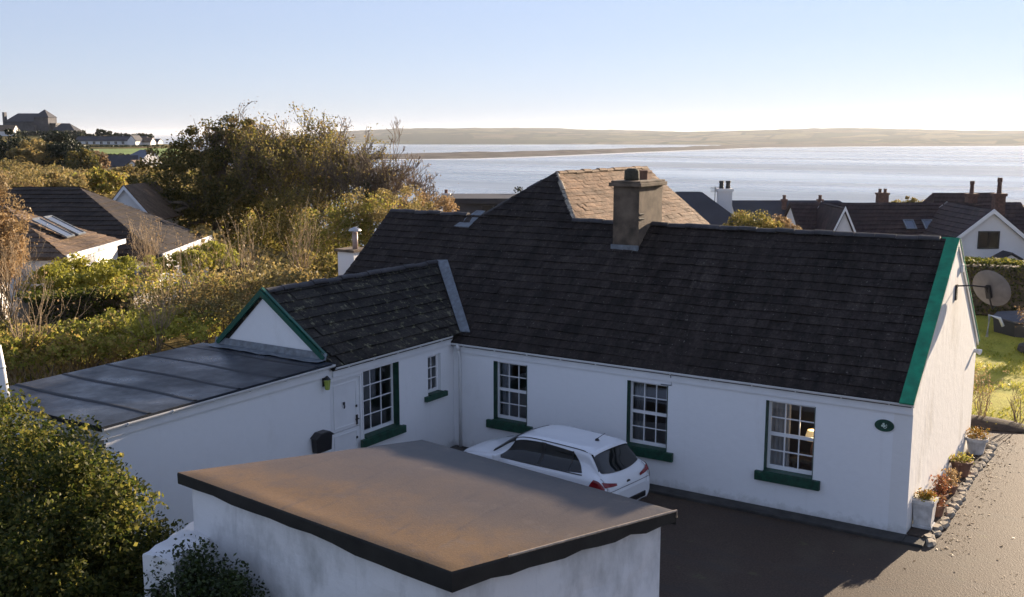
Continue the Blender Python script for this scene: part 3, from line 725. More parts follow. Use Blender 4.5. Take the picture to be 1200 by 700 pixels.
# flat roof in sheets with raised laps
m = MB(); m.prism([(WINGX+.14, LY-.12, 2.87), (WINGX+.14, WY0-.06, 2.91), (-14.85, WY0-.06, 2.91), (-14.85, LY-.12, 2.85)], (0, 0, -.09))
m.build('flat_roof', M['felt'], cot)
m = MB()
for i, y in enumerate(np.linspace(LY+.85, WY0-.55, 5)):
    z = 2.874+(y-LY)*.007
    for k_ in range(1):
        pts_ = [(x_, y+.03*math.sin(x_*2+i), z+(x_+10.8)*.003) for x_ in np.linspace(WINGX+.12, -14.83, 12)]
        P_ = np.array([[(p[0], p[1]-.07, p[2]-.004), (p[0], p[1]-.02, p[2]+.014), (p[0], p[1]+.03, p[2]+.012), (p[0], p[1]+.06, p[2]-.004)] for p in pts_]); m.grid(P_)
m.build('roof_lap', plain('felt_seam', (.018, .02, .024), .6, .3, 5), cot)
m = MB(); m.box(WINGX+.003, WINGX+.06, LY-.10, WY0-.08, 2.62, 2.80); m.box(-14.8, WINGX+.002, LY-.10, LY-.05, 2.60, 2.77); m.build('lean_to_fascia', M['white_paint'], cot)
gutter(cot, (WINGX+.065, LY-.12, 2.84), (WINGX+.065, WY0-.02, 2.88), (1, 0, 0), .068)
m = MB(); Z_ = 2.92
P_ = np.array([[(x_, WY0-.30+.02*math.sin(x_*5), Z_+.012+.01*math.sin(x_*9)), (x_, WY0-.05, Z_+.03), (x_, WY0-.012, Z_+.17)] for x_ in np.linspace(WR[0]-1.55, WR[0]+1.9, 20)])
m.grid(P_); m.build('apron_lead', M['lead'], cot)
# stable door
m = MB(); P = WING; a0, a1, z0, z1 = DOOR
pbox(m, P, a0+.05, a1-.05, .07, .12, z0, 1.27); pbox(m, P, a0+.05, a1-.05, .07, .12, 1.285, z1-.05)
for zz0, zz1 in ((z0+.12, 1.18), (1.37, z1-.15)):
    for q in (a0+.15, a1-.17): pbox(m, P, q, q+.02, .055, .069, zz0, zz1)
    for q in (zz0-.02, zz1): pbox(m, P, a0+.15, a1-.15, .0555, .069, q, q+.02)
dr = m.build('door', M['white_paint'], cot)
m = MB(); pbox(m, P, a0, a0+.048, .03, .13, z0, z1); pbox(m, P, a1-.048, a1, .03, .13, z0, z1); pbox(m, P, a0+.05, a1-.05, .03, .13, z1-.048, z1); m.build('door_frame', M['white_paint'], dr)
m = MB(); m.obox((WINGX-.05, -4.02, 1.86), (.02, 0, 0), (0, .05, 0), (0, 0, .06)); m.tube([(WINGX-.035, -3.995, 1.87), (WINGX-.02, -3.995, 1.83), (WINGX-.035, -3.995, 1.78)], .015, 6); m.build('knocker', M['black_metal'], dr)
m = MB()
m.obox((WINGX-.06, -3.60, 1.32), (.02, 0, 0), (0, .05, 0), (0, 0, .22)); m.tube([(WINGX-.045, -3.575, 1.46), (WINGX+.01, -3.575, 1.46), (WINGX+.01, -3.68, 1.46)], .012, 6)
m.build('handle', M['black_metal'], dr)
for zz in (1.72, 1.0): m = MB(); m.obox((WINGX-.06, -3.60, zz), (.015, 0, 0), (0, .045, 0), (0, 0, .05)); m.build('lock', M['black_metal'], dr)
window(cot, WING, FWIN[0], FWIN[1], FWIN[2], FWIN[3], 0.16, 3, 4, False, 'R', (0.14, 0.20, 0.19), 'large twelve-pane window beside the white door')
window(cot, WING, SWIN[0], SWIN[1], SWIN[2], SWIN[3], 0.09, 2, 3, False, '', (0.16, 0.15, 0.14), 'small window near the inner corner')
m = MB(); m.box(-14.1, -11.35, -4.4, -.2, -.1, -.05); m.box(-14.15, -14.1, -4.4, -.2, -.1, 2.7); m.build('room', M['dark_room'], cot)
m = MB(); m.box(-11.9, -11.6, -3.3, -2.95, .6, 1.75); m.build('curtain', plain('purple_cloth', (0.16, 0.05, 0.14), .9), cot)
# the chimney on the ridge
cx0, cx1, cy0, cy1 = -7.95, -7.24, 2.70, 4.06
m = MB(); m.box(cx0, cx1, cy0, cy1, 4.3, 6.41); m.box(cx0-.09, cx1+.09, cy0-.09, cy1+.09, 6.41, 6.50); m.box(cx0-.05, cx1+.05, cy0-.05, cy1+.05, 6.502, 6.55)
ch = m.build('chimney', M['cement'], cot, bevel=.012)
m = MB(); m.lathe([(.17, 0), (.20, .03), (.19, .1), (.185, .22), (.16, .27), (.1, .30)], (-7.62, 3.05, 6.55), 18); m.build('pot', M['pot_dark'], ch, smooth=True)
m = MB(); m.lathe([(.16, 0), (.17, .16), (.19, .18), (.19, .23), (.13, .235)], (-7.58, 3.72, 6.55), 4); m.build('pot', M['terracotta'], ch)
m = MB(); m.box(cx0-.02, cx1+.02, cy0-.07, cy0-.003, fz(cy0)-.12, fz(cy0)+.12); m.build('flashing', M['lead'], ch)
m = MB(); 
for z in (5.62, 5.74): m = MB(); m.tube([(cx1+.005, cy0, z), (cx1+.012, cy0+.25, z-.01)], .02, 5); m.build('strap', M['plinth'], ch)

# little things fixed to the cottage
t_ = thing('table_lamp', 'lit table lamp with a pale shade behind the right-hand front window', 'lamp', (-2.08, .58, .9))
m = MB(); m.lathe([(.07, 0), (.08, .03), (.03, .06), (.055, .16), (.03, .3), (.012, .34), (.012, .5)], (-2.08, .58, .95), 16); m.build('base', M['terracotta'], t_, smooth=True)
em = NT('lamp_shade_glow'); em.color((.8, .62, .35)); em.b.inputs['Emission Color'].default_value = (1, .66, .30, 1); em.b.inputs['Emission Strength'].default_value = 0.22; em.set(.8)
m = MB(); m.lathe([(.17, 0), (.115, .2)], (-2.08, .58, 1.38), 20); m.build('shade', em.m, t_)
m = MB(); m.box(-2.5, -1.5, .42, .95, .90, .95)
for x_ in (-2.45, -1.58):
    for y_ in (.46, .88): m.box(x_, x_+.05, y_, y_+.05, -.05, .9)
tag(m.build('side_table', M['bark']), 'brown side table under the lit lamp inside the cottage', 'table')
bl = bpy.data.lights.new('bulb', 'POINT'); bl.energy = 2; bl.color = (1, .7, .38); bl.shadow_soft_size = .04
bo = bpy.data.objects.new('bulb', bl); COL.objects.link(bo); bo.parent = t_; bo.location = (0, 0, .75)

t_ = thing('oval_plaque', 'small oval green plaque with a pale shamrock on the front wall near the corner', 'plaque', (-.52, -.01, 2.07))
m = MB(); pts_ = [(-.52+.185*math.cos(k_*math.pi/16), -.004, 2.07+.12*math.sin(k_*math.pi/16)) for k_ in range(32)]; m.prism(pts_, (0, -.025, 0)); m.build('board', M['green_dark'], t_)
m = MB()
for ang in (90, 210, 330):
    c_ = (-.535+.026*math.cos(math.radians(ang)), -.030, 2.078+.026*math.sin(math.radians(ang)))
    m.prism([(c_[0]+.021*math.cos(k_*math.pi/6), c_[1], c_[2]+.021*math.sin(k_*math.pi/6)) for k_ in range(12)], (0, -.004-.001*(ang//100), 0))
m.tube([(-.535, -.032, 2.07), (-.53, -.032, 2.03), (-.50, -.032, 2.018), (-.475, -.032, 2.04), (-.47, -.032, 2.075), (-.485, -.032, 2.10)], .007, 5)
m.build('emblem', plain('pale_green_paint', (.55, .66, .58), .5), t_)

t_ = thing('wall_lantern', 'small yellow-green wall lantern beside the white door', 'lantern', (WINGX+.01, -4.66, 2.45))
m = MB(); m.box(WINGX+.003, WINGX+.03, -4.70, -4.62, 2.42, 2.62); m.tube([(WINGX+.03, -4.66, 2.6), (WINGX+.09, -4.66, 2.64), (WINGX+.11, -4.66, 2.6)], .012, 6); m.build('bracket', M['black_metal'], t_)
m = MB(); m.lathe([(.05, 0), (.075, .2), (.07, .22)], (WINGX+.11, -4.66, 2.36), 6); m.build('lantern_glass', plain('yellow_green_glass', (.34, .40, .08), .2), t_)
m = MB(); m.lathe([(.085, 0), (.03, .06), (.01, .08)], (WINGX+.11, -4.66, 2.58), 6); m.build('cap', M['black_metal'], t_)

t_ = thing('letterbox', 'black house-shaped letterbox on the white wall left of the door', 'letterbox', (WINGX+.1, -4.85, 1.1))
m = MB(); m.prism([(WINGX+.004, -5.06, 1.06), (WINGX+.004, -4.64, 1.06), (WINGX+.004, -4.61, 1.38), (WINGX+.004, -5.09, 1.38)], (.17, 0, 0)); bx = m.build('body', M['black_metal'], t_, bevel=.012)
m = MB(); m.prism([(WINGX+.004, -5.13, 1.383), (WINGX+.004, -4.57, 1.383), (WINGX+.004, -4.72, 1.49), (WINGX+.004, -4.98, 1.49)], (.21, 0, 0)); m.build('lid', M['black_metal'], t_, bevel=.012)

t_ = thing('satellite_dish', 'grey satellite dish seen from behind on an arm from the sunlit gable', 'satellite dish', (.02, 3.63, 4.35))
dc = np.array([.62, 4.02, 4.33]); dn = unit(np.array([0.28, .86, .42]))
u_ = unit(np.cross(dn, [0, 0, 1.0])); w_ = np.cross(u_, dn)
m = MB(); G_ = np.zeros((8, 33, 3)); H_ = np.zeros((8, 33, 3))
for i in range(8):
    r_ = .425*i/7
    for k_ in range(33):
        t2 = k_*2*math.pi/32; p_ = dc+u_*r_*math.cos(t2)+w_*r_*math.sin(t2)*1.06+dn*(.09*(i/7)**2)
        G_[i, k_] = p_; H_[i, k_] = p_-dn*.012
m.grid(G_); m.grid(H_); m.grid(np.stack([G_[-1], H_[-1]])); m.build('reflector', M['dish'], t_, smooth=True)
m = MB(); m.tube([(.0, 3.63, 4.42), (.30, 3.66, 4.45), (.55, 3.8, 4.42), dc-dn*.10], .016, 8); m.obox((.003, 3.50, 4.12), (.03, 0, 0), (0, .16, 0), (0, 0, .34)); m.build('arm', M['black_metal'], t_)
m = MB(); m.obox(dc-dn*.11-u_*.05-w_*.16, u_*.10, w_*.30, dn*.085); m.tube([dc-dn*.07-w_*.12, dc-dn*.03-w_*.46], .02, 6); m.build('mount', M['black_metal'], t_)
m = MB(); m.tube([dc-w_*.46, dc-w_*.50+dn*.3, dc-w_*.38+dn*.56], .013, 6); m.tube([dc-w_*.40+dn*.52, dc-w_*.33+dn*.62], .035, 8); m.build('feed_horn', M['black_metal'], t_)
t_ = thing('wall_spotlight', 'small round white lamp low on the far edge of the sunlit gable', 'lamp', (.02, 6.6, 2.45))
m = MB(); m.tube([(.0, 6.62, 2.45), (.07, 6.62, 2.45)], .05, 12); m.build('base', M['pvc'], t_); m = MB(); m.tube([(.07, 6.62, 2.45), (.14, 6.66, 2.42)], [.05, .075], 12); m.build('head', M['pvc'], t_)
t_ = thing('burglar_alarm', 'small pale alarm box high on the sunlit gable', 'alarm box', (.02, 4.05, 4.75))
m = MB(); m.box(.003, .06, 3.98, 4.12, 4.68, 4.86); m.build('case', M['pvc'], t_, bevel=.01)

# ------------------------------------------------------------------ white-washed outbuilding in front
g = thing('outbuilding', 'whitewashed flat-roofed outbuilding with rusty brown felt roof in the foreground', 'outbuilding', (-4.6, -9.2, GZ))
L_, F_, R_, B_ = np.array(GCORN[0]), np.array(GCORN[1]), np.array(GCORN[2]), np.array(GCORN[3])
N_ = 40; P_ = np.zeros((N_, N_, 3)); uu, vv = np.meshgrid(np.linspace(0, 1, N_), np.linspace(0, 1, N_), indexing='ij')
def bil(u, v): return (L_*(1-u)[..., None]*(1-v)[..., None]+F_*(u*(1-v))[..., None]+R_*(u*v)[..., None]+B_*((1-u)*v)[..., None])
P_ = bil(uu, vv); edgef = np.minimum(np.minimum(uu, 1-uu), np.minimum(vv, 1-vv))
P_[..., 2] += 0.05*(vnoise(P_[..., 0], P_[..., 1], .9, 41)-.5)*sstep(0, .12, edgef)-.02*(1-sstep(0, .035, edgef))
MB().grid(P_).build('roof', M['garage_felt'], g, smooth=True)
cen = (L_+F_+R_+B_)/4
ring = [L_, F_, R_, B_]; rfa = np.random.default_rng(44)
def inset(p, k_): q_ = cen[:2]-p[:2]; return np.array([*(p[:2]+unit(q_)*k_), p[2]])
fm = plain('black_felt_edge', (0.016, 0.015, 0.013), 0.75, 0.4, 3, 0.4)
for i, nm in enumerate(('left', 'front', 'right', 'back')):
    a_, b_ = ring[i], ring[(i+1) % 4]; m = MB(); n_ = 14; G_ = np.zeros((n_, 4, 3))
    for k_ in range(n_):
        p_ = a_+(b_-a_)*k_/(n_-1); drop = np.interp(k_/(n_-1), [0, 1], [(.17, .25), (.26, .19), (.19, .2), (.2, .17)][i])+.012*math.sin(k_*2.3+i)+rfa.normal()*.012+(.035 if (k_ > 8 and i == 0) else 0)
        ii = inset(p_, .16)
        G_[k_] = [p_+[0, 0, -.02], p_+[0, 0, -.05]+(p_-ii)*[.06, .06, 0], p_+[0, 0, -drop]+(p_-ii)*[.03, .03, 0], [ii[0], ii[1], p_[2]-drop+.015]]
    m.grid(G_); m.build('fascia', fm, g)
# trim along the sunlit edge, its highlight put into the pale colour
m = MB(); m.tube([F_+(R_-F_)*q_+np.array([.012, -.005, -.012]) for q_ in np.linspace(.22, 1.0, 12)]+[R_+np.array([.012, .0, -.11])], .016, 6); m.build('edge_trim', plain('highlight_trim', (.42, .33, .24), .45, .25, 12), g)
m = MB(); zb = GZ-.05
I_ = [inset(p, .2) for p in ring]
for i in range(4):
    a_, b_ = I_[i], I_[(i+1) % 4]; n_ = 24; G_ = np.zeros((n_, 12, 3))
    nn = np.array([(b_-a_)[1], -(b_-a_)[0], 0]); nn = unit(nn)
    for k_ in range(n_):
        p_ = a_+(b_-a_)*k_/(n_-1)
        for j in range(12):
            z_ = zb+(p_[2]-.10-zb)*j/11; wob = .05*(vnoise(p_[0]*1+p_[1], z_, 2.2, 50+i)-.5)*(1 if 0 < k_ < n_-1 else 0)
            G_[k_, j] = [p_[0]+nn[0]*wob, p_[1]+nn[1]*wob, z_]
    m.grid(G_)
m.build('wall', M['garage_wall'], g, smooth=False)
# stub of low whitewashed wall built against its left end
m = MB(); w0 = np.array([-7.85, -10.75, 0]); dirw = unit(np.array([.58, -1.3, 0])); sw = np.array([.56, .06, 0])
n_ = 10; G_ = np.zeros((n_, 7, 3))
for k_ in range(n_):
    q_ = w0+dirw*1.5*k_/(n_-1); zt = 2.06+.05*math.sin(k_*2.1)*.3+.012*k_
    for j, (fx, z_) in enumerate(((-.02, zb), (0, zt-.03), (.02, zt-.003), (.5, zt+.012), (.975, zt-.01), (1.0, zt-.04), (1.02, zb))): G_[k_, j] = [q_[0]+sw[0]*fx, q_[1]+sw[1]*fx, z_]
m.grid(G_); m.poly(list(G_[-1])); m.poly(list(G_[0]))
tag(m.build('wall_stub', M['garage_wall']), 'stub of whitewashed garden wall against the left end of the outbuilding', 'wall')

# ------------------------------------------------------------------ the white hatchback
def catmull(xs, ys, x):
    xs, ys = np.asarray(xs, float), np.asarray(ys, float); m_ = np.gradient(ys, xs)
    # limit the slopes so the curve does not overshoot
    d_ = np.diff(ys)/np.diff(xs)
    for i in range(1, len(xs)-1):
        if d_[i-1]*d_[i] <= 0: m_[i] = 0
        else: m_[i] = np.sign(d_[i])*min(abs(m_[i]), 2.5*min(abs(d_[i-1]), abs(d_[i])))
    i = np.clip(np.searchsorted(xs, x)-1, 0, len(xs)-2); h = xs[i+1]-xs[i]; t_ = (x-xs[i])/h
    return ys[i]*(2*t_**3-3*t_**2+1)+h*m_[i]*(t_**3-2*t_**2+t_)+ys[i+1]*(-2*t_**3+3*t_**2)+h*m_[i+1]*(t_**3-t_**2)
CS = [  # s from the tail, half width, sill z, belt z, roof-edge z, roof-edge half width, crown rise
 (0.00, .70, .34, .62, .66, .58, .01), (0.05, .79, .28, .76, .82, .66, .015), (0.14, .835, .24, .90, .955, .68, .03), (0.22, .845, .23, .945, 1.03, .665, .04),
 (0.40, .855, .22, .965, 1.23, .615, .05), (0.56, .862, .21, .965, 1.385, .575, .045), (0.66, .864, .20, .96, 1.415, .57, .045), (1.1, .868, .20, .95, 1.435, .575, .045), (1.7, .868, .20, .93, 1.44, .58, .045),
 (2.2, .868, .20, .92, 1.415, .575, .045), (2.5, .866, .20, .915, 1.32, .575, .045), (2.85, .862, .20, .905, 1.09, .60, .05), (3.05, .855, .20, .90, .965, .62, .05), (3.2, .85, .20, .885, .935, .63, .045),
 (3.6, .835, .22, .83, .875, .62, .04), (3.9, .78, .25, .72, .77, .58, .03), (4.03, .68, .30, .60, .64, .5, .02), (4.08, .55, .36, .50, .53, .4, .01)]
CS = np.array(CS)
def car_pt(s_, t_):
    """s from the tail; t 0 (sill) .. 1 (middle of the roof)"""
    w, zs, zb_, zr_, wr, cr = [catmull(CS[:, 0], CS[:, i], s_) for i in range(1, 7)]
    K = [(w*.86, zs), (w*.97, zs+.10), (w, zs+(zb_-zs)*.45), (w*.992, zs+(zb_-zs)*.72), (w*.972, zb_-.02), (w*.945, zb_+.02), (wr*.6+w*.345, zb_*.55+zr_*.45), (wr+.02, zr_-.035), (wr-.03, zr_), (wr*.55, zr_+cr*.72), (0, zr_+cr)]
    T = [0, .09, .22, .34, .45, .48, .61, .76, .80, .89, 1.0]
    return float(catmull(T, [k[0] for k in K], t_)), float(catmull(T, [k[1] for k in K], t_))
CAR0 = np.array([-4.95, -2.15, GZ]); cyaw = math.radians(-7.0); CSC = 1.04
cdir = np.array([-math.cos(cyaw), -math.sin(cyaw), 0]); cside = np.array([math.sin(cyaw), -math.cos(cyaw), 0])   # towards the camera side
def car_w(s_, y_, z_): return CAR0+(cdir*s_+cside*y_+np.array([0, 0, z_]))*CSC
car = thing('parked_car', 'white five-door hatchback parked nose-in beside the cottage front wall', 'car', car_w(2.0, 0, 0))
paint = NT('car_paint'); paint.color((.74, .75, .77)); paint.b.inputs['Coat Weight'].default_value = .6; paint.b.inputs['Coat Roughness'].default_value = .05; M['car'] = paint.set(.32, .5)
cg = NT('car_glass'); cg.color((.008, .010, .011)); M['car_glass'] = cg.set(.04, .6)
M['tail'] = plain('tail_lamp_red', (.22, .012, .018), .12, .2, 9); M['rubber'] = plain('tyre_rubber', (.015, .015, .016), .85)
M['trim'] = plain('black_trim', (.012, .012, .013), .45)
ss = np.concatenate([np.linspace(0, .6, 40), np.linspace(.63, .8, 6), np.linspace(.85, 3.4, 30), np.linspace(3.5, 4.08, 16)]); tt = np.linspace(0, 1, 34)
m = MB(); G_ = np.zeros((len(ss), 67, 3))
for i, s_ in enumerate(ss):
    for j, t_ in enumerate(tt):
        y_, z_ = car_pt(s_, t_); G_[i, j] = car_w(s_, y_, z_); G_[i, 66-j] = car_w(s_, -y_, z_)
m.grid(G_); m.poly(list(G_[0])); m.poly(list(G_[-1])[::-1]); m.poly([G_[i, 0] for i in range(len(ss))]+[G_[i, 66] for i in range(len(ss)-1, -1, -1)])
m.build('body', M['car'], car, smooth=True)
def patch(poly, name, mat, sides, parent, off=.006, n_=(18, 10)):
    """poly: four corners (s,t) in order; bilinear patch on the body surface, lifted by off"""
    out = []
    for sd_ in sides:
        G_ = np.zeros((n_[0], n_[1], 3)); c4 = np.array(poly, float)
        for i in range(n_[0]):
            for j in range(n_[1]):
                a_, b_ = i/(n_[0]-1), j/(n_[1]-1); st_ = c4[0]*(1-a_)*(1-b_)+c4[1]*a_*(1-b_)+c4[2]*a_*b_+c4[3]*(1-a_)*b_
                y_, z_ = car_pt(*st_); e_ = 1e-3; y1, z1 = car_pt(st_[0], min(st_[1]+e_, 1)); y0, z0 = car_pt(st_[0], st_[1]-e_); y2, z2 = car_pt(st_[0]+e_, st_[1])
                T1 = np.array([0, y1-y0, z1-z0]); T2 = np.array([e_, y2-y_, z2-z_]); nn = unit(np.cross(T1, T2)); nn = nn if nn[1]+nn[2]*.6 > 0 or (nn[0] < -.3) else -nn
                q_ = np.array([st_[0], y_, z_])+nn*off; G_[i, j] = car_w(q_[0], sd_*q_[1], q_[2])
        out.append(MB().grid(G_).build(name, mat, parent, smooth=True))
    return out
S2 = (1, -1)
patch([(.945, .50), (1.62, .495), (1.62, .75), (.935, .73)], 'rear_door_glass', M['car_glass'], S2, car)
patch([(.60, .515), (.925, .50), (.915, .728), (.84, .68)], 'quarter_glass', M['car_glass'], S2, car)
patch([(.92, .50), (.95, .50), (.94, .735), (.91, .735)], 'glass_divider', M['trim'], S2, car, .0075, (3, 8))
patch([(1.70, .495), (2.72, .50), (2.40, .735), (1.70, .75)], 'front_door_glass', M['car_glass'], S2, car)
patch([(1.60, .50), (1.72, .50), (1.72, .755), (1.60, .755)], 'door_pillar', M['trim'], S2, car, .004, (4, 10))
patch([(.58, .485), (2.8, .485), (2.8, .498), (.58, .498)], 'window_trim', M['trim'], S2, car, .007, (30, 3))
patch([(.62, .775), (2.45, .775), (2.45, .79), (.62, .79)], 'roof_strip', M['trim'], S2, car, .003, (30, 3))
m = MB()
def full_patch(s0f, s1f, t0, name, mat, off=.008, n_=(14, 27)):
    G_ = np.zeros((n_[0], n_[1], 3))
    for j in range(n_[1]):
        q_ = -1+2*j/(n_[1]-1); tq = 1-(1-t0)*abs(q_)
        for i in range(n_[0]):
            a_ = i/(n_[0]-1); s_ = s0f(abs(q_))*(1-a_)+s1f(abs(q_))*a_
            y_, z_ = car_pt(s_, tq); y2, z2 = car_pt(s_+.01, tq); nn = unit(np.array([-(z2-z_), 0, .01])) if True else 0
            G_[i, j] = car_w(s_+nn[0]*off*1.4, (1 if q_ >= 0 else -1)*(y_+.004), z_+nn[2]*off)
    return MB().grid(G_).build(name, mat, car, smooth=True)
TS_ = np.linspace(.40, 1, 70)
SG_ = np.linspace(0, .62, 45); YG_ = np.linspace(0, .85, 30); CT_ = []
for s_ in SG_:
    Q_ = np.array([car_pt(s_, t_) for t_ in TS_]); o_ = np.argsort(Q_[:, 0]); CT_.append(np.where(YG_ <= Q_[:, 0].max(), np.interp(YG_, Q_[o_, 0], Q_[o_, 1]), -1.0))
CT_ = np.array(CT_)
def rear_s(y_, z_):
    col_ = np.array([np.interp(abs(y_), YG_, CT_[i]) for i in range(len(SG_))]); col_ = np.maximum.accumulate(col_)
    return float(np.interp(z_, col_+np.arange(len(col_))*1e-6, SG_))
def rear_patch(yz, name, mat, off=.012, n_=(22, 10)):
    """yz(a, b) -> (y, z) on the tailgate"""
    G_ = np.zeros((n_[0], n_[1], 3))
    for i in range(n_[0]):
        for j in range(n_[1]):
            y_, z_ = yz(i/(n_[0]-1), j/(n_[1]-1)); s_ = rear_s(y_, z_); G_[i, j] = car_w(s_-off*.8, y_, z_+off*.6)
    return MB().grid(G_).build(name, mat, car, smooth=True)
def rw(a_, b_):
    q_ = 2*a_-1; zb_ = 1.005+.055*q_*q_; zt_ = 1.375-.02*q_*q_; return q_*(.665*(1-b_)+.575*b_), zb_*(1-b_)+zt_*b_
rear_patch(rw, 'rear_window', M['car_glass'])
for sd_ in S2: rear_patch(lambda a_, b_: (sd_*(.705+.012*a_), .74+.24*b_), 'hatch_seam', M['trim'], .011, (3, 10))
rear_patch(lambda a_, b_: (-.70+1.4*a_, .725+.010*b_), 'hatch_seam', M['trim'], .012, (24, 3))
for sd_ in S2: rear_patch(lambda a_, b_: (sd_*(.40+.37*a_), (.80+.035*a_)*(1-b_)+(.845+.085*a_)*b_), 'tail_lamp_inner', M['tail'], .014, (10, 6))
full_patch(lambda q: 2.40+.0*q, lambda q: 3.02-.05*q**2, .72, 'windscreen', M['car_glass'])
# roof spoiler above the rear window
G_ = np.zeros((5, 21, 3))
for j in range(21):
    q_ = -1+2*j/20; tq = 1-.22*abs(q_)
    for i, s_ in enumerate((.44, .46, .52, .60, .72)):
        y_, z_ = car_pt(max(s_, .58), tq); G_[i, j] = car_w(s_+.02*q_*q_, (1 if q_ >= 0 else -1)*y_, z_+(-.045, -.008, .008, .012, .004)[i])
MB().grid(G_).build('spoiler', M['car'], car, smooth=True)
patch([(.05, .36), (.40, .375), (.30, .47), (.07, .475)], 'tail_lamp', M['tail'], S2, car, .01)
patch([(3.72, .40), (4.0, .42), (3.96, .56), (3.6, .50)], 'headlight', M['sky_glass'], S2, car, .008)
m = MB(); pz = car_w(.06, 0, .80); m.prism([pz+cside*.065*math.cos(k_*math.pi/8)+np.array([0, 0, .034*math.sin(k_*math.pi/8)])-cdir*.012 for k_ in range(16)], -cdir*.014); m.build('badge', M['trim'], car)
m = MB(); m.obox(car_w(-.02, -.55, .36), cside*1.1, cdir*.06, np.array([0, 0, .12])); m.build('bumper_trim', M['trim'], car, bevel=.015)
m = MB(); ap = car_w(.80, 0, 1.475); m.lathe([(.05, 0), (.035, .03), (.012, .045)], ap, 10); m.tube([ap+[0, 0, .035], ap-cdir*.20+[0, 0, .19]], [.009, .005], 6); m.build('antenna', M['black_metal'], car)
m = MB(); m.tube([car_w(.20, .02, 1.045), car_w(.26, -.30, 1.10)], .011, 5); m.build('rear_wiper', M['black_metal'], car)
for sd_ in S2:
    m = MB(); m.obox(car_w(2.55, sd_*.90, .93), cside*sd_*.20, cdir*.10, np.array([0, 0, .15])); m.build('door_mirror', M['car'], car, bevel=.03)
    for s_ in (.72, 3.28):
        c_ = car_w(s_, sd_*.76, .30); m = MB(); prof = [(.19, -.10), (.27, -.11), (.30, -.06), (.30, .06), (.27, .11), (.19, .10)]
        rings = []
        for r_, d_ in prof: rings.append([c_+cdir*r_*math.cos(k_*math.pi/14)+np.array([0, 0, r_*math.sin(k_*math.pi/14)])+cside*sd_*d_ for k_ in range(29)])
        m.grid(np.array(rings)); wh = m.build('wheel', M['rubber'], car, smooth=True)
        m = MB(); m.prism([c_+cside*sd_*.07+cdir*.195*math.cos(k_*math.pi/12)+np.array([0, 0, .195*math.sin(k_*math.pi/12)]) for k_ in range(24)], cside*sd_*.02)
        for k_ in range(5):
            an = k_*2*math.pi/5; dd = cdir*math.cos(an)+np.array([0, 0, math.sin(an)]); m.tube([c_+cside*sd_*.10, c_+cside*sd_*.10+dd*.185], .022, 6)
        m.build('rim', M['steel'], wh)

# ------------------------------------------------------------------ planted edge along the sunlit gable
rng = np.random.default_rng(12)
def rock(m, c_, sx, sy, sz, rng):
    n_ = 7; base = []
    for (z_, k_) in ((0, 1.0), (.6, 1.02), (1.0, .72)):
        base.append([np.array([c_[0]+sx*k_*math.cos(a_)*rng.uniform(.7, 1.2), c_[1]+sy*k_*math.sin(a_)*rng.uniform(.7, 1.2), c_[2]+sz*z_*rng.uniform(.8, 1.1)]) for a_ in np.arange(n_)*2*math.pi/n_])
    for A_, B2 in zip(base[:-1], base[1:]):
        for i in range(n_): m.poly([A_[i], A_[(i+1) % n_], B2[(i+1) % n_], B2[i]])
    m.poly(base[-1])
m = MB(); m.poly([(.01, -.02, GZ+.07), (.42, -.02, GZ+.07), (.46, 7.5, GZ+.06), (.01, 7.3, GZ+.06)]); tag(m.build('flower_bed', M['soil']), kind='structure')
yq = -.12
for i in range(28):
    y = yq; yq += rng.uniform(.22, .36)
    if y > 7.5: break
    m = MB(); rock(m, (.46+.03*rng.normal()+.003*y, y, GZ-.02), .10+.03*rng.random(), .16+.03*rng.random(), .08+.05*rng.random(), rng)
    o = tag(m.build('edging_stone', M['stone']), 'rough pale stone in the edging row of the narrow bed by the gable', 'stone', 'edging stones along the gable bed')
def tuft(name, c_, r_, h_, n_, mat, size, parent, rng, droop=.3):
    P_ = np.array(c_)+np.stack([rng.normal(size=n_)*r_*.5, rng.normal(size=n_)*r_*.5, rng.uniform(0, 1, n_)*h_], 1)
    return quads_mesh(name, leaf_quads(P_, size, rng, up=.1, aspect=.45, droop=(0, 0, droop)), mat, parent)
# square tapered planter at the corner
t_ = thing('square_planter', 'tall square white stone planter with yellow-green plants at the cottage corner', 'planter', (.20, .62, GZ+.07))
m = MB()
for z0, z1, h0, h1 in ((0, .05, .185, .185), (.05, .50, .16, .19), (.50, .57, .215, .215)):
    A_ = [(.20-h0, .62-h0, GZ+.07+z0), (.20+h0, .62-h0, GZ+.07+z0), (.20+h0, .62+h0, GZ+.07+z0), (.20-h0, .62+h0, GZ+.07+z0)]
    B2 = [(.20-h1, .62-h1, GZ+.07+z1), (.20+h1, .62-h1, GZ+.07+z1), (.20+h1, .62+h1, GZ+.07+z1), (.20-h1, .62+h1, GZ+.07+z1)]
    for i in range(4): m.poly([A_[i], A_[(i+1) % 4], B2[(i+1) % 4], B2[i]])
    m.poly(B2); m.poly(A_)
m.build('pot', M['planter'], t_)
tuft('plant', (.20, .62, GZ+.64), .16, .16, 260, M['flower_gold'], .07, t_, rng); tuft('leaves', (.20, .62, GZ+.62), .17, .12, 200, M['bright_leaf'], .06, t_, rng)
def round_pot(label, x, y, r_, h_, mat, plant, ph, n_=240, kind='flower_pot', size=.07):
    t_ = thing(kind, label, 'flower pot', (x, y, GZ+.07))
    m = MB(); m.lathe([(r_*.68, 0), (r_*.92, h_*.8), (r_*1.06, h_*.82), (r_*1.08, h_), (r_*.92, h_), (r_*.9, h_*.9)], (x, y, GZ+.07), 20); m.build('pot', mat, t_, smooth=False)
    tuft('plant', (x, y, GZ+.07+h_*.92), r_*1.0, ph, n_, plant, size, t_, rng)
round_pot('small terracotta pot with reddish plants next to the square white planter', .33, 1.35, .13, .24, M['terracotta'], M['flower_red'], .22)
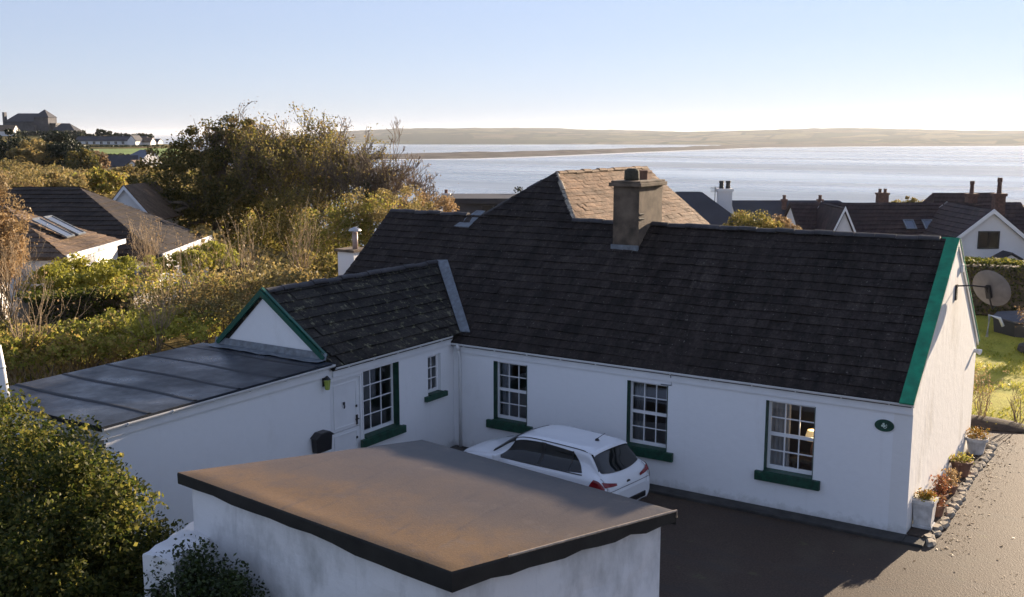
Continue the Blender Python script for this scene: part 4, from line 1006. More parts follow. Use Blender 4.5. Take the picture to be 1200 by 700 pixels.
round_pot('brown pot of tall dry red stalks between planter and round pot', .20, 2.15, .16, .22, M['terracotta'], M['flower_red'], .40, 420)
round_pot('squat pot of withered brown grass against the gable', .26, 2.95, .17, .2, M['terracotta'], M['dead_leaf'], .34, 420)
round_pot('wide terracotta bowl with green and yellow leaves halfway along the gable', .24, 4.35, .24, .36, M['terracotta'], M['bramble_leaf'], .16, 300)
round_pot('grey stone tub topped with golden plants at the far end of the bed', .24, 6.35, .25, .40, M['planter'], M['flower_gold'], .24, 420)

# ------------------------------------------------------------------ lawn corner on the right
def stick_shrub(name, label, c_, h_, r_, n_, leaf, nleaf, size, rng, twig='twig', cat='shrub', group=None, depth=2, th=.012):
    t_ = thing(name, label, cat, c_, group); m = MB(); tips = []
    for i in range(n_):
        a_ = rng.uniform(0, 2*math.pi); d_ = np.array([math.cos(a_)*r_/h_*rng.uniform(.2, 1), math.sin(a_)*r_/h_*rng.uniform(.2, 1), 1.0])
        branches(m, np.array(c_)+[.08*math.cos(a_), .08*math.sin(a_), -.03], d_, h_*rng.uniform(.4, .6), th, depth, rng, .35, .35, tips, (1, 3), 3, 4, .004)
    m.build('stems', M[twig], t_)
    if nleaf:
        T = np.array([p for p, d in tips]); P_ = T[rng.integers(0, len(T), nleaf)]+rng.normal(size=(nleaf, 3))*r_*.14
        quads_mesh('leaves', leaf_quads(P_, size, rng), M[leaf], t_)
    return t_
m = MB(); rng = np.random.default_rng(3)
P_ = np.zeros((12, 16, 3))
for i in range(12):
    for j in range(16):
        a_ = j*2*math.pi/15; r_ = i/11; P_[i, j] = (-.1+1.5*r_*math.cos(a_), 9.55+.62*r_*math.sin(a_), GZ+.02+.16*(1-r_**2))
tag(m.grid(P_).build('shrub_bed', M['soil'], smooth=True), kind='structure')
stick_shrub('bare_shrub', 'leafless brown shrub in the dark bed close to the far gable edge', (-.75, 9.5, GZ+.1), 1.5, .45, 14, 'dead_leaf', 420, .05, rng, 'pale_twig')
stick_shrub('bare_shrub', 'leafless brown shrub with pale stems in the middle of the dark bed', (-.15, 9.6, GZ+.1), 1.3, .4, 12, 'dead_leaf', 320, .05, rng, 'pale_twig')
stick_shrub('bare_shrub', 'open spidery bare shrub at the right end of the dark bed', (.75, 9.75, GZ+.1), 1.25, .7, 6, 'dead_leaf', 20, .04, rng)
m = MB(); m.lathe([(.62, 0), (.70, .10), (.66, .28), (.5, .34)], (.05, 20.4, GZ+.02), 16)
t_ = thing('stone_ring', 'low ring of dark stones around a russet shrub on the lawn', 'flower bed', (.05, 20.4, GZ)); m.build('stones', M['plinth'], t_)
stick_shrub('russet_shrub', 'russet shrub growing out of the dark stone ring on the lawn', (.05, 20.4, GZ+.3), 1.35, .75, 22, 'rust_leaf', 2200, .07, rng)
t_ = thing('garden_tub', 'dark grey many-sided covered tub standing below the clipped hedge', 'tub', (-.55, 24.3, GZ))
m = MB(); m.lathe([(1.55, 0), (1.62, .62), (1.50, .64)], (-.45, 24.2, GZ), 8); m.build('side', plain('dark_grey_panel', (.035, .036, .04), .7), t_)
m = MB(); m.lathe([(1.66, .645), (1.66, .72), (1.2, .80), (.2, .84)], (-.45, 24.2, GZ), 8); m.build('cover', plain('grey_cover', (.06, .06, .068), .6, .2), t_)
m = MB(); m.obox((-.75, 23.0, GZ+.80), (.75, .1, 0), (-.04, .35, .05), (0, 0, .03)); tag(m.build('folded_towel', M['pvc']), 'pale folded towel lying on the dark tub cover', 'towel')
m = MB(); m.tube([(-1.95, 22.3, GZ+.02), (-1.9, 22.3, GZ+.95), (-1.55, 22.35, GZ+.85), (-1.42, 22.4, GZ+.55)], .06, 8); tag(m.build('garden_pipe', M['pvc'], smooth=True), 'bent white pipe standing between the gable edge and the dark tub', 'pipe')
# clipped hedge behind the lawn
def box_hedge(name, label, p, q, w, z0, h_, n_, mat, size, seed, lid=None):
    r2 = np.random.default_rng(seed); p, q = np.array(p, float), np.array(q, float); L = np.linalg.norm(q-p); d_ = (q-p)/L; s_ = np.array([-d_[1], d_[0]])
    a_ = r2.uniform(0, L, n_); face = r2.random(n_); b_ = np.where(face < .4, r2.uniform(-w/2, w/2, n_), np.where(face < .72, -w/2, w/2)); z_ = np.where(face < .4, h_, r2.uniform(0, h_, n_))
    wob = .22*(vnoise(a_, z_*1.3, 1.1, seed)-.5)
    b_ = b_+np.where(face < .4, 0, np.sign(b_)*wob)+r2.normal(size=n_)*.05; z_ = z_+np.where(face < .4, wob, 0)+r2.normal(size=n_)*.05
    P_ = np.stack([p[0]+d_[0]*a_+s_[0]*b_, p[1]+d_[1]*a_+s_[1]*b_, z0+z_], 1)
    t_ = thing(name, label, 'hedge', (p[0], p[1], z0))
    m = MB(); e_ = w/2-.14; m.prism([(p[0]+s_[0]*e_, p[1]+s_[1]*e_, z0-.3), (p[0]-s_[0]*e_, p[1]-s_[1]*e_, z0-.3), (q[0]-s_[0]*e_, q[1]-s_[1]*e_, z0-.3), (q[0]+s_[0]*e_, q[1]+s_[1]*e_, z0-.3)], (0, 0, h_+.16)); m.build('branches', M['bark'], t_)
    quads_mesh('foliage', leaf_quads(P_, size, r2), mat, t_)
    return t_
box_hedge('clipped_hedge', 'tall clipped hedge with bright top closing the lawn on the right', (-9, 26.4), (9, 31.2), 1.5, GZ, 2.30, 26000, M['hedge_leaf'], .13, 60)

# ------------------------------------------------------------------ neighbours
def chimney_stack(parent, c_, w, d, z0, z1, ax, ay, mat, pots=1, pot_mat='terracotta', poth=.35):
    c_, ax, ay = np.array(c_, float), np.array([*ax, 0.]), np.array([*ay, 0.])
    m = MB(); b_ = c_-ax*w/2-ay*d/2
    m.obox([b_[0], b_[1], z0], ax*w, ay*d, (0, 0, z1-z0-.16)); k_ = .06; b2 = b_-ax*k_-ay*k_; m.obox([b2[0], b2[1], z1-.157], ax*(w+2*k_), ay*(d+2*k_), (0, 0, .157))
    o = m.build('chimney', mat, parent)
    for i in range(pots):
        q_ = c_+ax*((i+.5)/pots-.5)*w; m = MB(); m.lathe([(.13, 0), (.11, poth*.7), (.14, poth*.75), (.13, poth)], (q_[0], q_[1], z1), 10); m.build('pot', M[pot_mat], o)
    return o
def house(name, label, c_, ang, L, W, zg, ze, zr, wall, roof, hipL=0., hipR=0., over=.3, tile=None, cat='house', group=None, gable_trim=None):
    """gabled or hipped house; c_ = centre (x,y), ridge along angle ang, hip runs at the two ends"""
    ax = np.array([math.cos(ang), math.sin(ang), 0]); ay = np.array([-math.sin(ang), math.cos(ang), 0]); c3 = np.array([c_[0], c_[1], 0.])
    P = lambda a_, b_, z_: c3+ax*a_+ay*b_+np.array([0, 0, z_])
    t_ = thing(name, label, cat, (c_[0], c_[1], zg), group)
    h, w = L/2, W/2; m = MB(); sl = (zr-ze)/w
    m.prism([P(-h, -w, zg-.6), P(h, -w, zg-.6), P(h, w, zg-.6), P(-h, w, zg-.6)], (0, 0, ze-zg+.55))
    for s_, hp in ((-1, hipL), (1, hipR)):
        if not hp: m.prism([P(s_*h, -w, ze-.05), P(s_*h, w, ze-.05), P(s_*h, 0, zr-.10)], -ax*s_*.3)
    m.build('wall', wall, t_)
    o = over; eL = h+(o if hipL else .12); eR = h+(o if hipR else .12); zo = ze-sl*o
    rl_, rr_ = -h+hipL-(0 if hipL else .12), h-hipR+(0 if hipR else .12)
    polys = [([P(-eL, -w-o, zo), P(eR, -w-o, zo), P(rr_, 0, zr), P(rl_, 0, zr)], ax), ([P(eR, w+o, zo), P(-eL, w+o, zo), P(rl_, 0, zr), P(rr_, 0, zr)], ax)]
    if hipR: polys.append(([P(eR, -w-o, zo), P(eR, w+o, zo), P(rr_, 0, zr)], ay))
    if hipL: polys.append(([P(-eL, -w-o, zo), P(-eL, w+o, zo), P(rl_, 0, zr)], ay))
    if tile: roof_mesh('roof', polys, roof, t_, int(abs(c_[0]*7)) % 99, tile, tile, .03, .12)
    else:
        m = MB()
        for p_, u in polys:
            n_ = unit(np.cross(p_[1]-p_[0], p_[2]-p_[0])); n_ = n_ if n_[2] > 0 else -n_; m.prism(p_, n_*.12)
        m.build('roof', roof, t_)
    if gable_trim:
        for s_, hp in ((-1, hipL), (1, hipR)):
            if hp: continue
            for sd_ in (-1, 1):
                m = MB(); a_ = P(s_*(h+.13), 0, zr+.06); b_ = P(s_*(h+.13), sd_*(w+o), zo+.06); m.prism([a_, b_, b_+[0, 0, -.2], a_+[0, 0, -.24]], ax*s_*.05); m.build('bargeboard', gable_trim, t_)
    t_['P'] = 0
    return t_, P
def win(parent, P0, au, az, n_, w, h_, frame, glass='pane_far', name='window', split=2):
    """window lying in the plane spanned by au (across) and az (up), centred on P0, standing proud along n_"""
    P0, au, az, n_ = [np.array(q_, float) for q_ in (P0, au, az, n_)]; m = MB(); f = .07
    b_ = P0-au*w/2-az*h_/2
    for o_, du, dz in ((b_, f, h_), (b_+au*(w-f), f, h_)): m.obox(o_, au*du, az*dz, n_*.05)
    for o_ in (b_+au*f, b_+au*f+az*(h_-f)): m.obox(o_, au*(w-2*f), az*f, n_*.05)
    for i in range(1, split): m.obox(b_+au*(w*i/split-.03)+az*f, au*.06, az*(h_-2*f), n_*.045)
    o = m.build(name, frame, parent); g_ = MB(); q_ = n_*.02
    g_.poly([b_+q_+au*f, b_+q_+au*(w-f), b_+q_+au*(w-f)+az*(h_-f), b_+q_+au*f+az*(h_-f)]); g_.poly([b_+q_*.9+au*f+az*f, b_+q_*.9+au*(w-f)+az*f, b_+q_*.9+au*(w-f)+az*(h_-f), b_+q_*.9+au*f+az*(h_-f)]) if False else None
    g_.build('pane', M[glass], o); return o
ARV = YAW                       # the street on the right runs parallel to the picture: direction RT
def plan(u, d):                 # plan position of picture column u at distance d ahead
    p = at(u, 350, d); f = d*math.cos(PITCH)
    return CAM[:2]+FH[:2]*d+RT[:2]*((u-600)/FOC*(d*math.cos(PITCH)+.75))
# white gabled house with a long brown roof
cA = plan(1060, 62)
hA, PA = house('brown_roofed_house', 'white house under a long brown tiled roof beyond the lawn hedge', cA, ARV, 13.5, 7.6, -2.2, 1.0, 3.62, M['far_white'], M['brown_roof'], tile=.36)
for u in (1066, 1088):
    q_ = at(u, 268, 60.3); sl = (3.62-1.0)/3.8; az_ = unit(FH+np.array([0, 0, sl])); n_ = np.cross(RT, az_)
    f_, r_ = fr_of(q_[0], q_[1]); fc, _ = fr_of(*cA); zz = 3.62-sl*(fc-f_); q_[2] = zz+.10
    win(hA, q_, RT, az_, n_, .62, .85, M['lead'], 'sky_glass', 'skylight', 1)
cc = plan(1137, 62.2); ck = chimney_stack(hA, (*cc, 0), .55, .5, 2.6, 4.15, RT[:2], FH[:2], M['brick'], 1, 'brick', .75)
cB = CAM[:2]+FH[:2]*58.5+RT[:2]*((1163-600)/FOC*55.6); angB = math.atan2(FH[1], FH[0])
hB, PB = house('gable_wing', 'white gable with a dark-framed window and brick chimney right of the brown roof', cB, angB, 5.8, 6.0, -2.2, 1.25, 3.66, M['far_white'], M['brown_roof'], tile=.36, cat='house', gable_trim=M['white_paint'])
g0 = PB(-2.9, 0, 2.05); win(hB, g0+FH*(-.0)-RT*.12, RT, np.array([0, 0, 1.]), -FH, 1.15, .95, M['black_metal'])
chimney_stack(hB, (*plan(1168.5, 57.3), 0), .55, .5, 3.0, 4.45, RT[:2], FH[:2], M['brick'], 1, 'brick', .85)
m = MB(); pc = plan(1188, 54.6)
pq = lambda f_, r_, z_: np.array([pc[0]+FH[0]*f_+RT[0]*r_, pc[1]+FH[1]*f_+RT[1]*r_, z_])
m.prism([pq(0, -1.4, -2.6), pq(0, 1.4, -2.6), pq(0, 1.4, .55), pq(0, 0, 1.35), pq(0, -1.4, .55)], FH*1.1); pw = m.build('porch', M['far_white'], hB)
m = MB()
for s_ in (-1, 1): m.prism([pq(-.1, 0, 1.40), pq(-.1, s_*1.6, .50), pq(1.1, s_*1.6, .50), pq(1.1, 0, 1.40)], (0, 0, .09))
m.build('porch_roof', M['far_roof'], pw)
# small white gable on the left of the brown roof
cC = CAM[:2]+FH[:2]*59.2+RT[:2]*((990-600)/FOC*57.0)
hC, PC = house('white_gabled_dormer_house', 'narrow white gable standing at the left end of the brown roof', cC, angB, 4.2, 2.0, -2.4, 1.5, 3.70, M['far_white'], M['brown_roof'], tile=.36, gable_trim=M['white_paint'])
cD = plan(946, 77)
hD, PD = house('dark_hipped_house', 'dark slate roofed house with hipped end left of the small white gable', cD, ARV, 11, 8, -3.6, .2, 2.70, M['far_white'], M['far_roof'], 0, 3.2)
for u, v in ((912, 251), (973, 265)):
    q_ = at(u, v, 73.5); sl = 2.5/4; az_ = unit(FH+np.array([0, 0, sl])); n_ = np.cross(RT, az_); f_, _ = fr_of(q_[0], q_[1]); fc, _ = fr_of(*cD); q_[2] = 2.70-sl*(fc-f_)+.18
    win(hD, q_, RT, az_, n_, .5, .6, M['lead'], 'sky_glass', 'skylight', 1)
for u in (919, 961): chimney_stack(hD, (*plan(u, 76), 0), .3, .3, 2.2, 2.95, RT[:2], FH[:2], M['brick'], 1, 'brick', .3)
cE = plan(1118, 82)
hE, PE = house('red_brown_house', 'red-brown roof rising just behind the long brown roof', cE, ARV+.12, 6.5, 8, -4.5, -.5, 3.05, M['far_white'], M['brown_roof'], 1.5, 0, tile=.4)
chimney_stack(hE, (*plan(1034, 80), 0), .8, .6, 1.5, 3.2, RT[:2], FH[:2], M['brick'], 2, 'brick', .3)
cF = plan(1203, 66); house('dark_roofed_house', 'dark roof at the right edge behind the brick chimney', cF, ARV, 5, 7, -3, .2, 2.9, M['far_white'], M['brown_roof'], 1.2, 0, tile=.4)
# dark roof and white chimney behind the main ridge
cG = plan(806, 54)
hG, PG = house('slate_roofed_house', 'dark slate roofed house right behind the brown hip with a small rooflight', cG, ARV, 7.6, 7.6, -1.2, 2.0, 4.62, M['far_white'], M['far_roof'], 3.2, 3.2)
sl = 2.62/3.8; q_ = at(822, 254, 50.8); f_, _ = fr_of(q_[0], q_[1]); fc, _ = fr_of(*cG); q_[2] = 4.62-sl*(fc-f_)+.16; az_ = unit(FH+np.array([0, 0, sl]))
win(hG, q_, RT, az_, np.cross(RT, az_), .75, .9, M['lead'], 'sky_glass', 'skylight', 1)
t_ = thing('white_chimney', 'tall white chimney stack with dark pots left of the olive shrub', 'chimney', (*plan(848, 56.5), 1.0))
chimney_stack(t_, (*plan(848, 56.5), 0), .72, .6, -1.5, 4.75, RT[:2], FH[:2], M['far_white'], 2, 'black_metal', .42)
pa = at(838, 224, 56.4); m = MB(); m.tube([pa+[0, 0, -.9], pa+[0, 0, .25]], .02, 5)
for k_ in range(4): m.tube([pa+[0, 0, .2-.08*k_]-RT*.25, pa+[0, 0, .2-.08*k_]+RT*.2], .012, 4)
m.build('aerial', M['black_metal'], t_)
# long low flat roof and white pillar left of the hip
m = MB(); p0, p1 = at(533, 240, 70), at(606, 240, 70); t_ = thing('flat_roofed_house', 'low dark flat-roofed house on the left of the brown hip', 'house', (p0[0], p0[1], -1))
b_ = at_plan(69.0, (533-600)/FOC*70, 0); m.obox([b_[0], b_[1], -3], RT*5.5, FH*5, (0, 0, 6.1)); m.build('wall', M['grey_stone'], t_)
m = MB(); b_ = at_plan(68.7, (533-600)/FOC*70-.25, 0); m.obox([b_[0], b_[1], 3.103], RT*6, FH*5.6, (0, 0, .35)); m.build('roof', M['far_roof'], t_)
q_ = at(578, 246, 68.9); win(t_, q_, RT, (0, 0, 1), -FH, 1.6, .7, M['far_roof'], 'pane_far', 'window', 2)
t_ = thing('white_chimney', 'short white chimney at the end of the brown bank', 'chimney', (*plan(523, 75), 1)); chimney_stack(t_, (*plan(523, 75), 0), .5, .5, -1, 3.45, RT[:2], FH[:2], M['far_white'], 1, 'terracotta', .25)
# chimney with metal cowl behind the left gable
t_ = thing('cowled_chimney', 'white chimney with capped metal flue behind the left end of the cottage roof', 'chimney', (-17.4, 3.6, 0))
m = MB(); m.box(-17.75, -17.1, 3.3, 4.0, 0, 4.12); m.build('stack', M['wall'], t_); m = MB(); m.box(-17.82, -17.03, 3.23, 4.07, 4.123, 4.20); m.build('slab', M['cement'], t_)
m = MB(); m.tube([(-17.25, 3.55, 4.2), (-17.25, 3.55, 4.72)], .085, 12); fl_ = m.build('flue', plain('pinkish_flue', (.45, .33, .28), .5), t_, smooth=True); m = MB(); m.lathe([(.20, 0), (.17, .05), (.02, .12)], (-17.25, 3.55, 4.76), 14); m.tube([(-17.25, 3.55, 4.70), (-17.25, 3.55, 4.78)], .03, 6); m.build('cowl', M['steel'], fl_)
# white pole at the left edge
pb = at(9, 478, 18.5); pt_ = at(-3, 405, 18.5); m = MB(); m.tube([pb-[0, 0, 3.3], pb, pb*.25+pt_*.75, pt_], [.075, .072, .068, .06], 12); m.tube([pb*.35+pt_*.65+[0, 0, -.02], pb*.33+pt_*.67], .080, 12)
tag(m.build('white_pole', M['pvc'], smooth=True), 'leaning white pole at the left edge behind the big hedge', 'pole')

# houses on the left
k300 = .157+.987*(299-350)/FOC
def left_hip(name, label, near, far, apex, ze, zr, run, L, roof, wall, tile, zg):
    """hipped house whose eave between near and far (plan) faces right"""
    near, far = np.array(near), np.array(far); d_ = far-near; W = np.linalg.norm(d_); ang = math.atan2(d_[1], d_[0])-math.pi/2
    ax = np.array([math.cos(ang), math.sin(ang)]); mid = (near+far)/2; c_ = mid-ax*L/2
    return house(name, label, c_, ang, L-.5, W-.5, zg, ze, zr, wall, roof, 0, run, .25, tile)
n_, f_ = at(77, 300, 40), at(146, 281, 46.2)
hL, PL = left_hip('white_walled_bungalow', 'white-walled bungalow at left with two skylights in its tan hipped roof', n_[:2], f_[:2], None, 3.10, 4.75, 3.5, 10, M['tan_far'], M['far_white'], .34, .1)
# skylights on the sunlit hip
A0 = np.array([n_[0], n_[1], 3.0]); A1 = np.array([f_[0], f_[1], 3.0]); ap = at(24, 241, 43.5); ap[2] = 4.75; d_ = unit(A1-A0); nn = unit(np.cross(d_, ap-A0)); nn = nn if nn[2] > 0 else -nn; up_ = np.cross(nn, d_); up_ = up_ if up_[2] > 0 else -up_
for q_ in (.40, .58):
    c_ = A0+(A1-A0)*q_+up_*1.75+nn*.10; win(hL, c_, d_, up_, nn, .80, 1.6, M['lead'], 'sky_glass', 'skylight', 1)
m = MB(); e0, e1 = A0+[.0, 0, -.12], A1+[0, 0, -.12]; m.prism([e0, e1, e1+[0, 0, .2], e0+[0, 0, .2]], np.cross(d_, [0, 0, 1.])*.06); m.build('fascia', M['white_paint'], hL)
n_, f_ = at(190, 300, 46), at(250, 277.5, 54.8)
hM, PM = left_hip('black_roofed_bungalow', 'bungalow with a black front roof slope and brown hip below the big tree', n_[:2], f_[:2], None, 2.36, 5.15, 4.9, 13, M['black_tile'], M['far_white'], .34, -.2)
A0 = np.array([n_[0], n_[1], 2.30]); A1 = np.array([f_[0], f_[1], 2.30]); d_ = unit(A1-A0); m = MB(); m.prism([A0+[0, 0, -.18], A1+[0, 0, -.18], A1+[0, 0, .15], A0+[0, 0, .15]], np.cross(d_, [0, 0, 1.])*.06); m.build('fascia', M['white_paint'], hM)
cN = CAM[:2]+FH[:2]*66+RT[:2]*((148-600)/FOC*63.4); hN, PN = house('white_gabled_house', 'house with a pale blue-white gable peeping over the brown hip at left', cN, angB, 5.2, 3.0, 0, 2.7, 4.50, M['far_white'], M['tan_far'], gable_trim=M['white_paint'])
# houses farther off
cP = plan(138, 196); hP, _ = house('grey_bungalow', 'grey roofed bungalow with a brown gable far off left of the big tree', cP, ARV+.35, 7, 6, -.4, 1.7, 3.5, M['far_white'], M['far_roof'], 0, 0)
cQ = plan(166, 204); house('blue_grey_house', 'blue-grey roofed house beside the big tree far off', cQ, ARV-.5, 5.5, 5, -.4, 2.6, 4.4, M['far_white'], plain('blue_slate', (.10, .115, .15), .5), 2.5, 0)
cT = plan(159, 190); house('pale_gabled_cottage', 'pinkish white gabled cottage in front of the blue-grey roof', cT, angB, 4, 2.6, -.4, 1.7, 2.8, M['far_white'], M['tan_far'])
cR = plan(133, 352)
hR, PR = house('long_white_terrace', 'long low white terrace with dark roof behind the far green field', cR, ARV, 23, 6, 3.0, 5.2, 6.5, M['far_white'], M['far_roof'])
for i in range(9):
    win(hR, PR(-10+i*2.4, -3.02, 4.5), RT, (0, 0, 1), -FH, 1.0, 1.0, M['white_paint'])
house('white_end_house', 'small white gabled house at the right end of the terrace', plan(159, 345), angB, 7, 2.6, 3.2, 5.4, 6.9, M['far_white'], M['far_roof'])
house('tan_roofed_house', 'small house with tan roof right of the white gable far off', plan(171, 350), ARV, 5, 5, 3.2, 4.8, 6.2, M['far_white'], M['tan_far'])
house('white_walled_villa', 'white low villa nearest the sea at far left', plan(181, 372), ARV, 4.5, 5, 3.2, 4.6, 5.6, M['far_white'], M['far_roof'])
# the grey castle-like house on the hill
cS = plan(32, 420); cas = thing('turreted_house', 'large grey stone house with pyramid-roofed tower on the far hill', 'mansion', (*cS, 7))
def cbox(m, u0, u1, d, dep, z0, z1):
    b_ = at_plan(d, (u0-600)/FOC*d*.988, 0); w = (u1-u0)/FOC*d*.988; m.obox([b_[0], b_[1], z0], RT*w, FH*dep, (0, 0, z1-z0)); return b_, w
def zof(v, d): return float(at(600, v, d)[2])
m = MB(); cbox(m, 7, 41, 420, 12, 4, zof(143, 420)); cbox(m, 41, 57.5, 416, 8, 4, zof(138, 420)); cbox(m, 57.6, 66, 418, 8, 4, zof(147, 420)); cbox(m, 33, 41, 414, 6, 4, zof(147, 420)); m.build('wall', M['grey_stone'], cas)
m = MB(); b_, w = cbox(MB(), 6, 42, 420, 12, 0, 1); z0 = zof(143, 420); z1 = zof(133, 420)
Q = lambda a_, f_, z_: np.array([b_[0]+RT[0]*a_+FH[0]*f_, b_[1]+RT[1]*a_+FH[1]*f_, z_])
m.prism([Q(0, -.3, z0), Q(3, 6, z1), Q(w-.5, 6, z1), Q(w, -.3, z0)], (0, 0, -.2)); m.prism([Q(0, 12.3, z0), Q(3, 6, z1), Q(w-.5, 6, z1), Q(w, 12.3, z0)], (0, 0, -.2)); m.prism([Q(0, -.3, z0), Q(3, 6, z1), Q(0, 12.3, z0)], (0, 0, -.2))
b_, w = cbox(MB(), 40.5, 58, 416, 8, 0, 1); z0 = zof(138, 416); z1 = zof(128.5, 416); pk = Q(w/2, 4, z1)
cor = [Q(-.2, -.3, z0), Q(w+.2, -.3, z0), Q(w+.2, 8.3, z0), Q(-.2, 8.3, z0)]
for i in range(4): m.poly([cor[i], cor[(i+1) % 4], pk])
m.poly(cor)
b_, w = cbox(MB(), 57.4, 66.3, 417.5, 8, 0, 1); m.obox(Q(0, 0, zof(147, 420)+.01), RT*w, FH*8, (0, 0, .8))
m.build('roof', M['far_roof'], cas)
m = MB(); cbox(m, 4.5, 7, 421, 2, 4, zof(132, 420)); m.build('chimney', M['grey_stone'], cas)
for u, v in ((13, 150), (20, 150), (27, 150), (45, 144), (52, 144), (48, 151), (37, 150)):
    q_ = at(u, v, 419.4 if u < 33 else (413.4 if u < 41 else 415.5)); win(cas, q_, RT, (0, 0, 1), -FH, 1.0, 1.9, M['far_white'])
house('cream_lodge', 'small cream lodge below the turreted house', plan(11, 395), ARV, 6.0, 5, 6.4, 8.6, 10.6, M['far_white'], M['tan_far'])
house('dark_roofed_villa', 'dark roofed villa right of the turreted house on the far hill', plan(80, 405), ARV, 9, 8, 6, 8.3, 11.3, M['grey_stone'], M['far_roof'], 2.5, 3.5)
# far green field and dark hedge lines
m = MB(); G_ = np.zeros((20, 8, 3))
for i in range(20):
    for j in range(8):
        p_ = at_plan(248+ j*8.5, (-.44+.125*i/19)*(248+j*8.5), 0); G_[i, j] = [p_[0], p_[1], float(height(p_[0], p_[1]))+.35]
tag(m.grid(G_).build('green_field', plain('bright_pasture', (.16, .24, .03), .9, .2, .05), smooth=True), kind='structure')

# ------------------------------------------------------------------ vegetation
def ground_z(p): return float(height(p[0], p[1]))
def leafy(name, label, blobs, nleaf, size, mat, seed, clumps=60, spread=.28, trunk=None, group=None, cat='shrub', base=None, shell=.75, stem_r=.05, limbs=7):
    """shrub or tree: crown of leaf clumps round ellipsoids + trunk with limbs reaching into it"""
    r2 = np.random.default_rng(seed); B = np.array(blobs, float)
    if base is None:
        c_ = B[:, :2].mean(0); base = np.array([c_[0], c_[1], ground_z(c_)])
    t_ = thing(name, label, cat, base, group)
    P_ = clump_points(B, nleaf, r2, clumps, spread, shell); P_[:, 2] = np.maximum(P_[:, 2], base[2]+.02)
    quads_mesh('crown', leaf_quads(P_, size, r2), M[mat], t_)
    m = MB(); base = np.array(base, float)
    for i in range(limbs):
        b_ = B[r2.integers(0, len(B))]; tip = b_[:3]+unit(r2.normal(size=3))*b_[3:6]*.75
        if trunk: st = base+np.array([0, 0, trunk*r2.uniform(.5, 1)])
        else: st = base+np.array([*(r2.normal(size=2)*.12), 0])
        mid = (st+tip)/2+r2.normal(size=3)*.12*np.linalg.norm(tip-st)
        m.tube([st, st*.5+mid*.5, mid, mid*.4+tip*.6, tip], [stem_r*.6, stem_r*.5, stem_r*.4, stem_r*.28, stem_r*.1], 5, cap=False)
    if trunk: m.tube([base-[0, 0, .3], base+[.05, 0, trunk*.5], base+[0, .05, trunk*1.05]], [stem_r*1.4, stem_r, stem_r*.75], 9)
    m.build('trunk' if trunk else 'stems', M['bark'], t_)
    return t_
def blob(u, v, d, ru, rv, rd=None):
    """ellipsoid centred on picture point (u,v) at distance d, radii in metres"""
    p = at(u, v, d); return (*p, ru, rd or ru, rv)

# big clipped shrub in the left foreground
hb = [(-11.9, -11.3, 1.6, 1.5, 1.2, 1.85), (-10.6, -11.5, 1.5, 1.4, 1.2, 1.85), (-9.4, -11.8, 1.35, 1.2, 1.15, 1.80), (-8.45, -11.75, 1.15, .95, .9, 1.62), (-9.2, -12.9, 1.0, 1.3, 1.0, 1.5), (-10.8, -12.8, 1.1, 1.5, 1.0, 1.7), (-12.6, -11.8, 1.3, 1.3, 1.2, 1.7), (-8.0, -12.6, .8, .75, .8, 1.25), (-8.6, -13.6, .5, 1.2, 1.0, 1.1)]
leafy('large_shrub', 'large dense evergreen shrub with sunlit top filling the lower left corner', hb, 130000, .075, 'hedge_leaf', 70, 900, .17, base=(-10.2, -12.0, GZ), shell=.95, stem_r=.07, limbs=26)
# ivy on the low wall in front
iv = [(-6.75, -11.85, 1.55, .5, .45, .65), (-6.35, -11.75, 1.35, .65, .5, .9), (-6.1, -12.0, .8, .9, .65, .9), (-6.8, -12.4, 1.0, .5, .5, .75)]
leafy('ivy_bush', 'dark ivy bush growing against the outbuilding wall beside the wall stub', iv, 26000, .06, 'ivy_leaf', 72, 260, .25, base=(-6.3, -11.8, GZ), shell=.9, stem_r=.03)

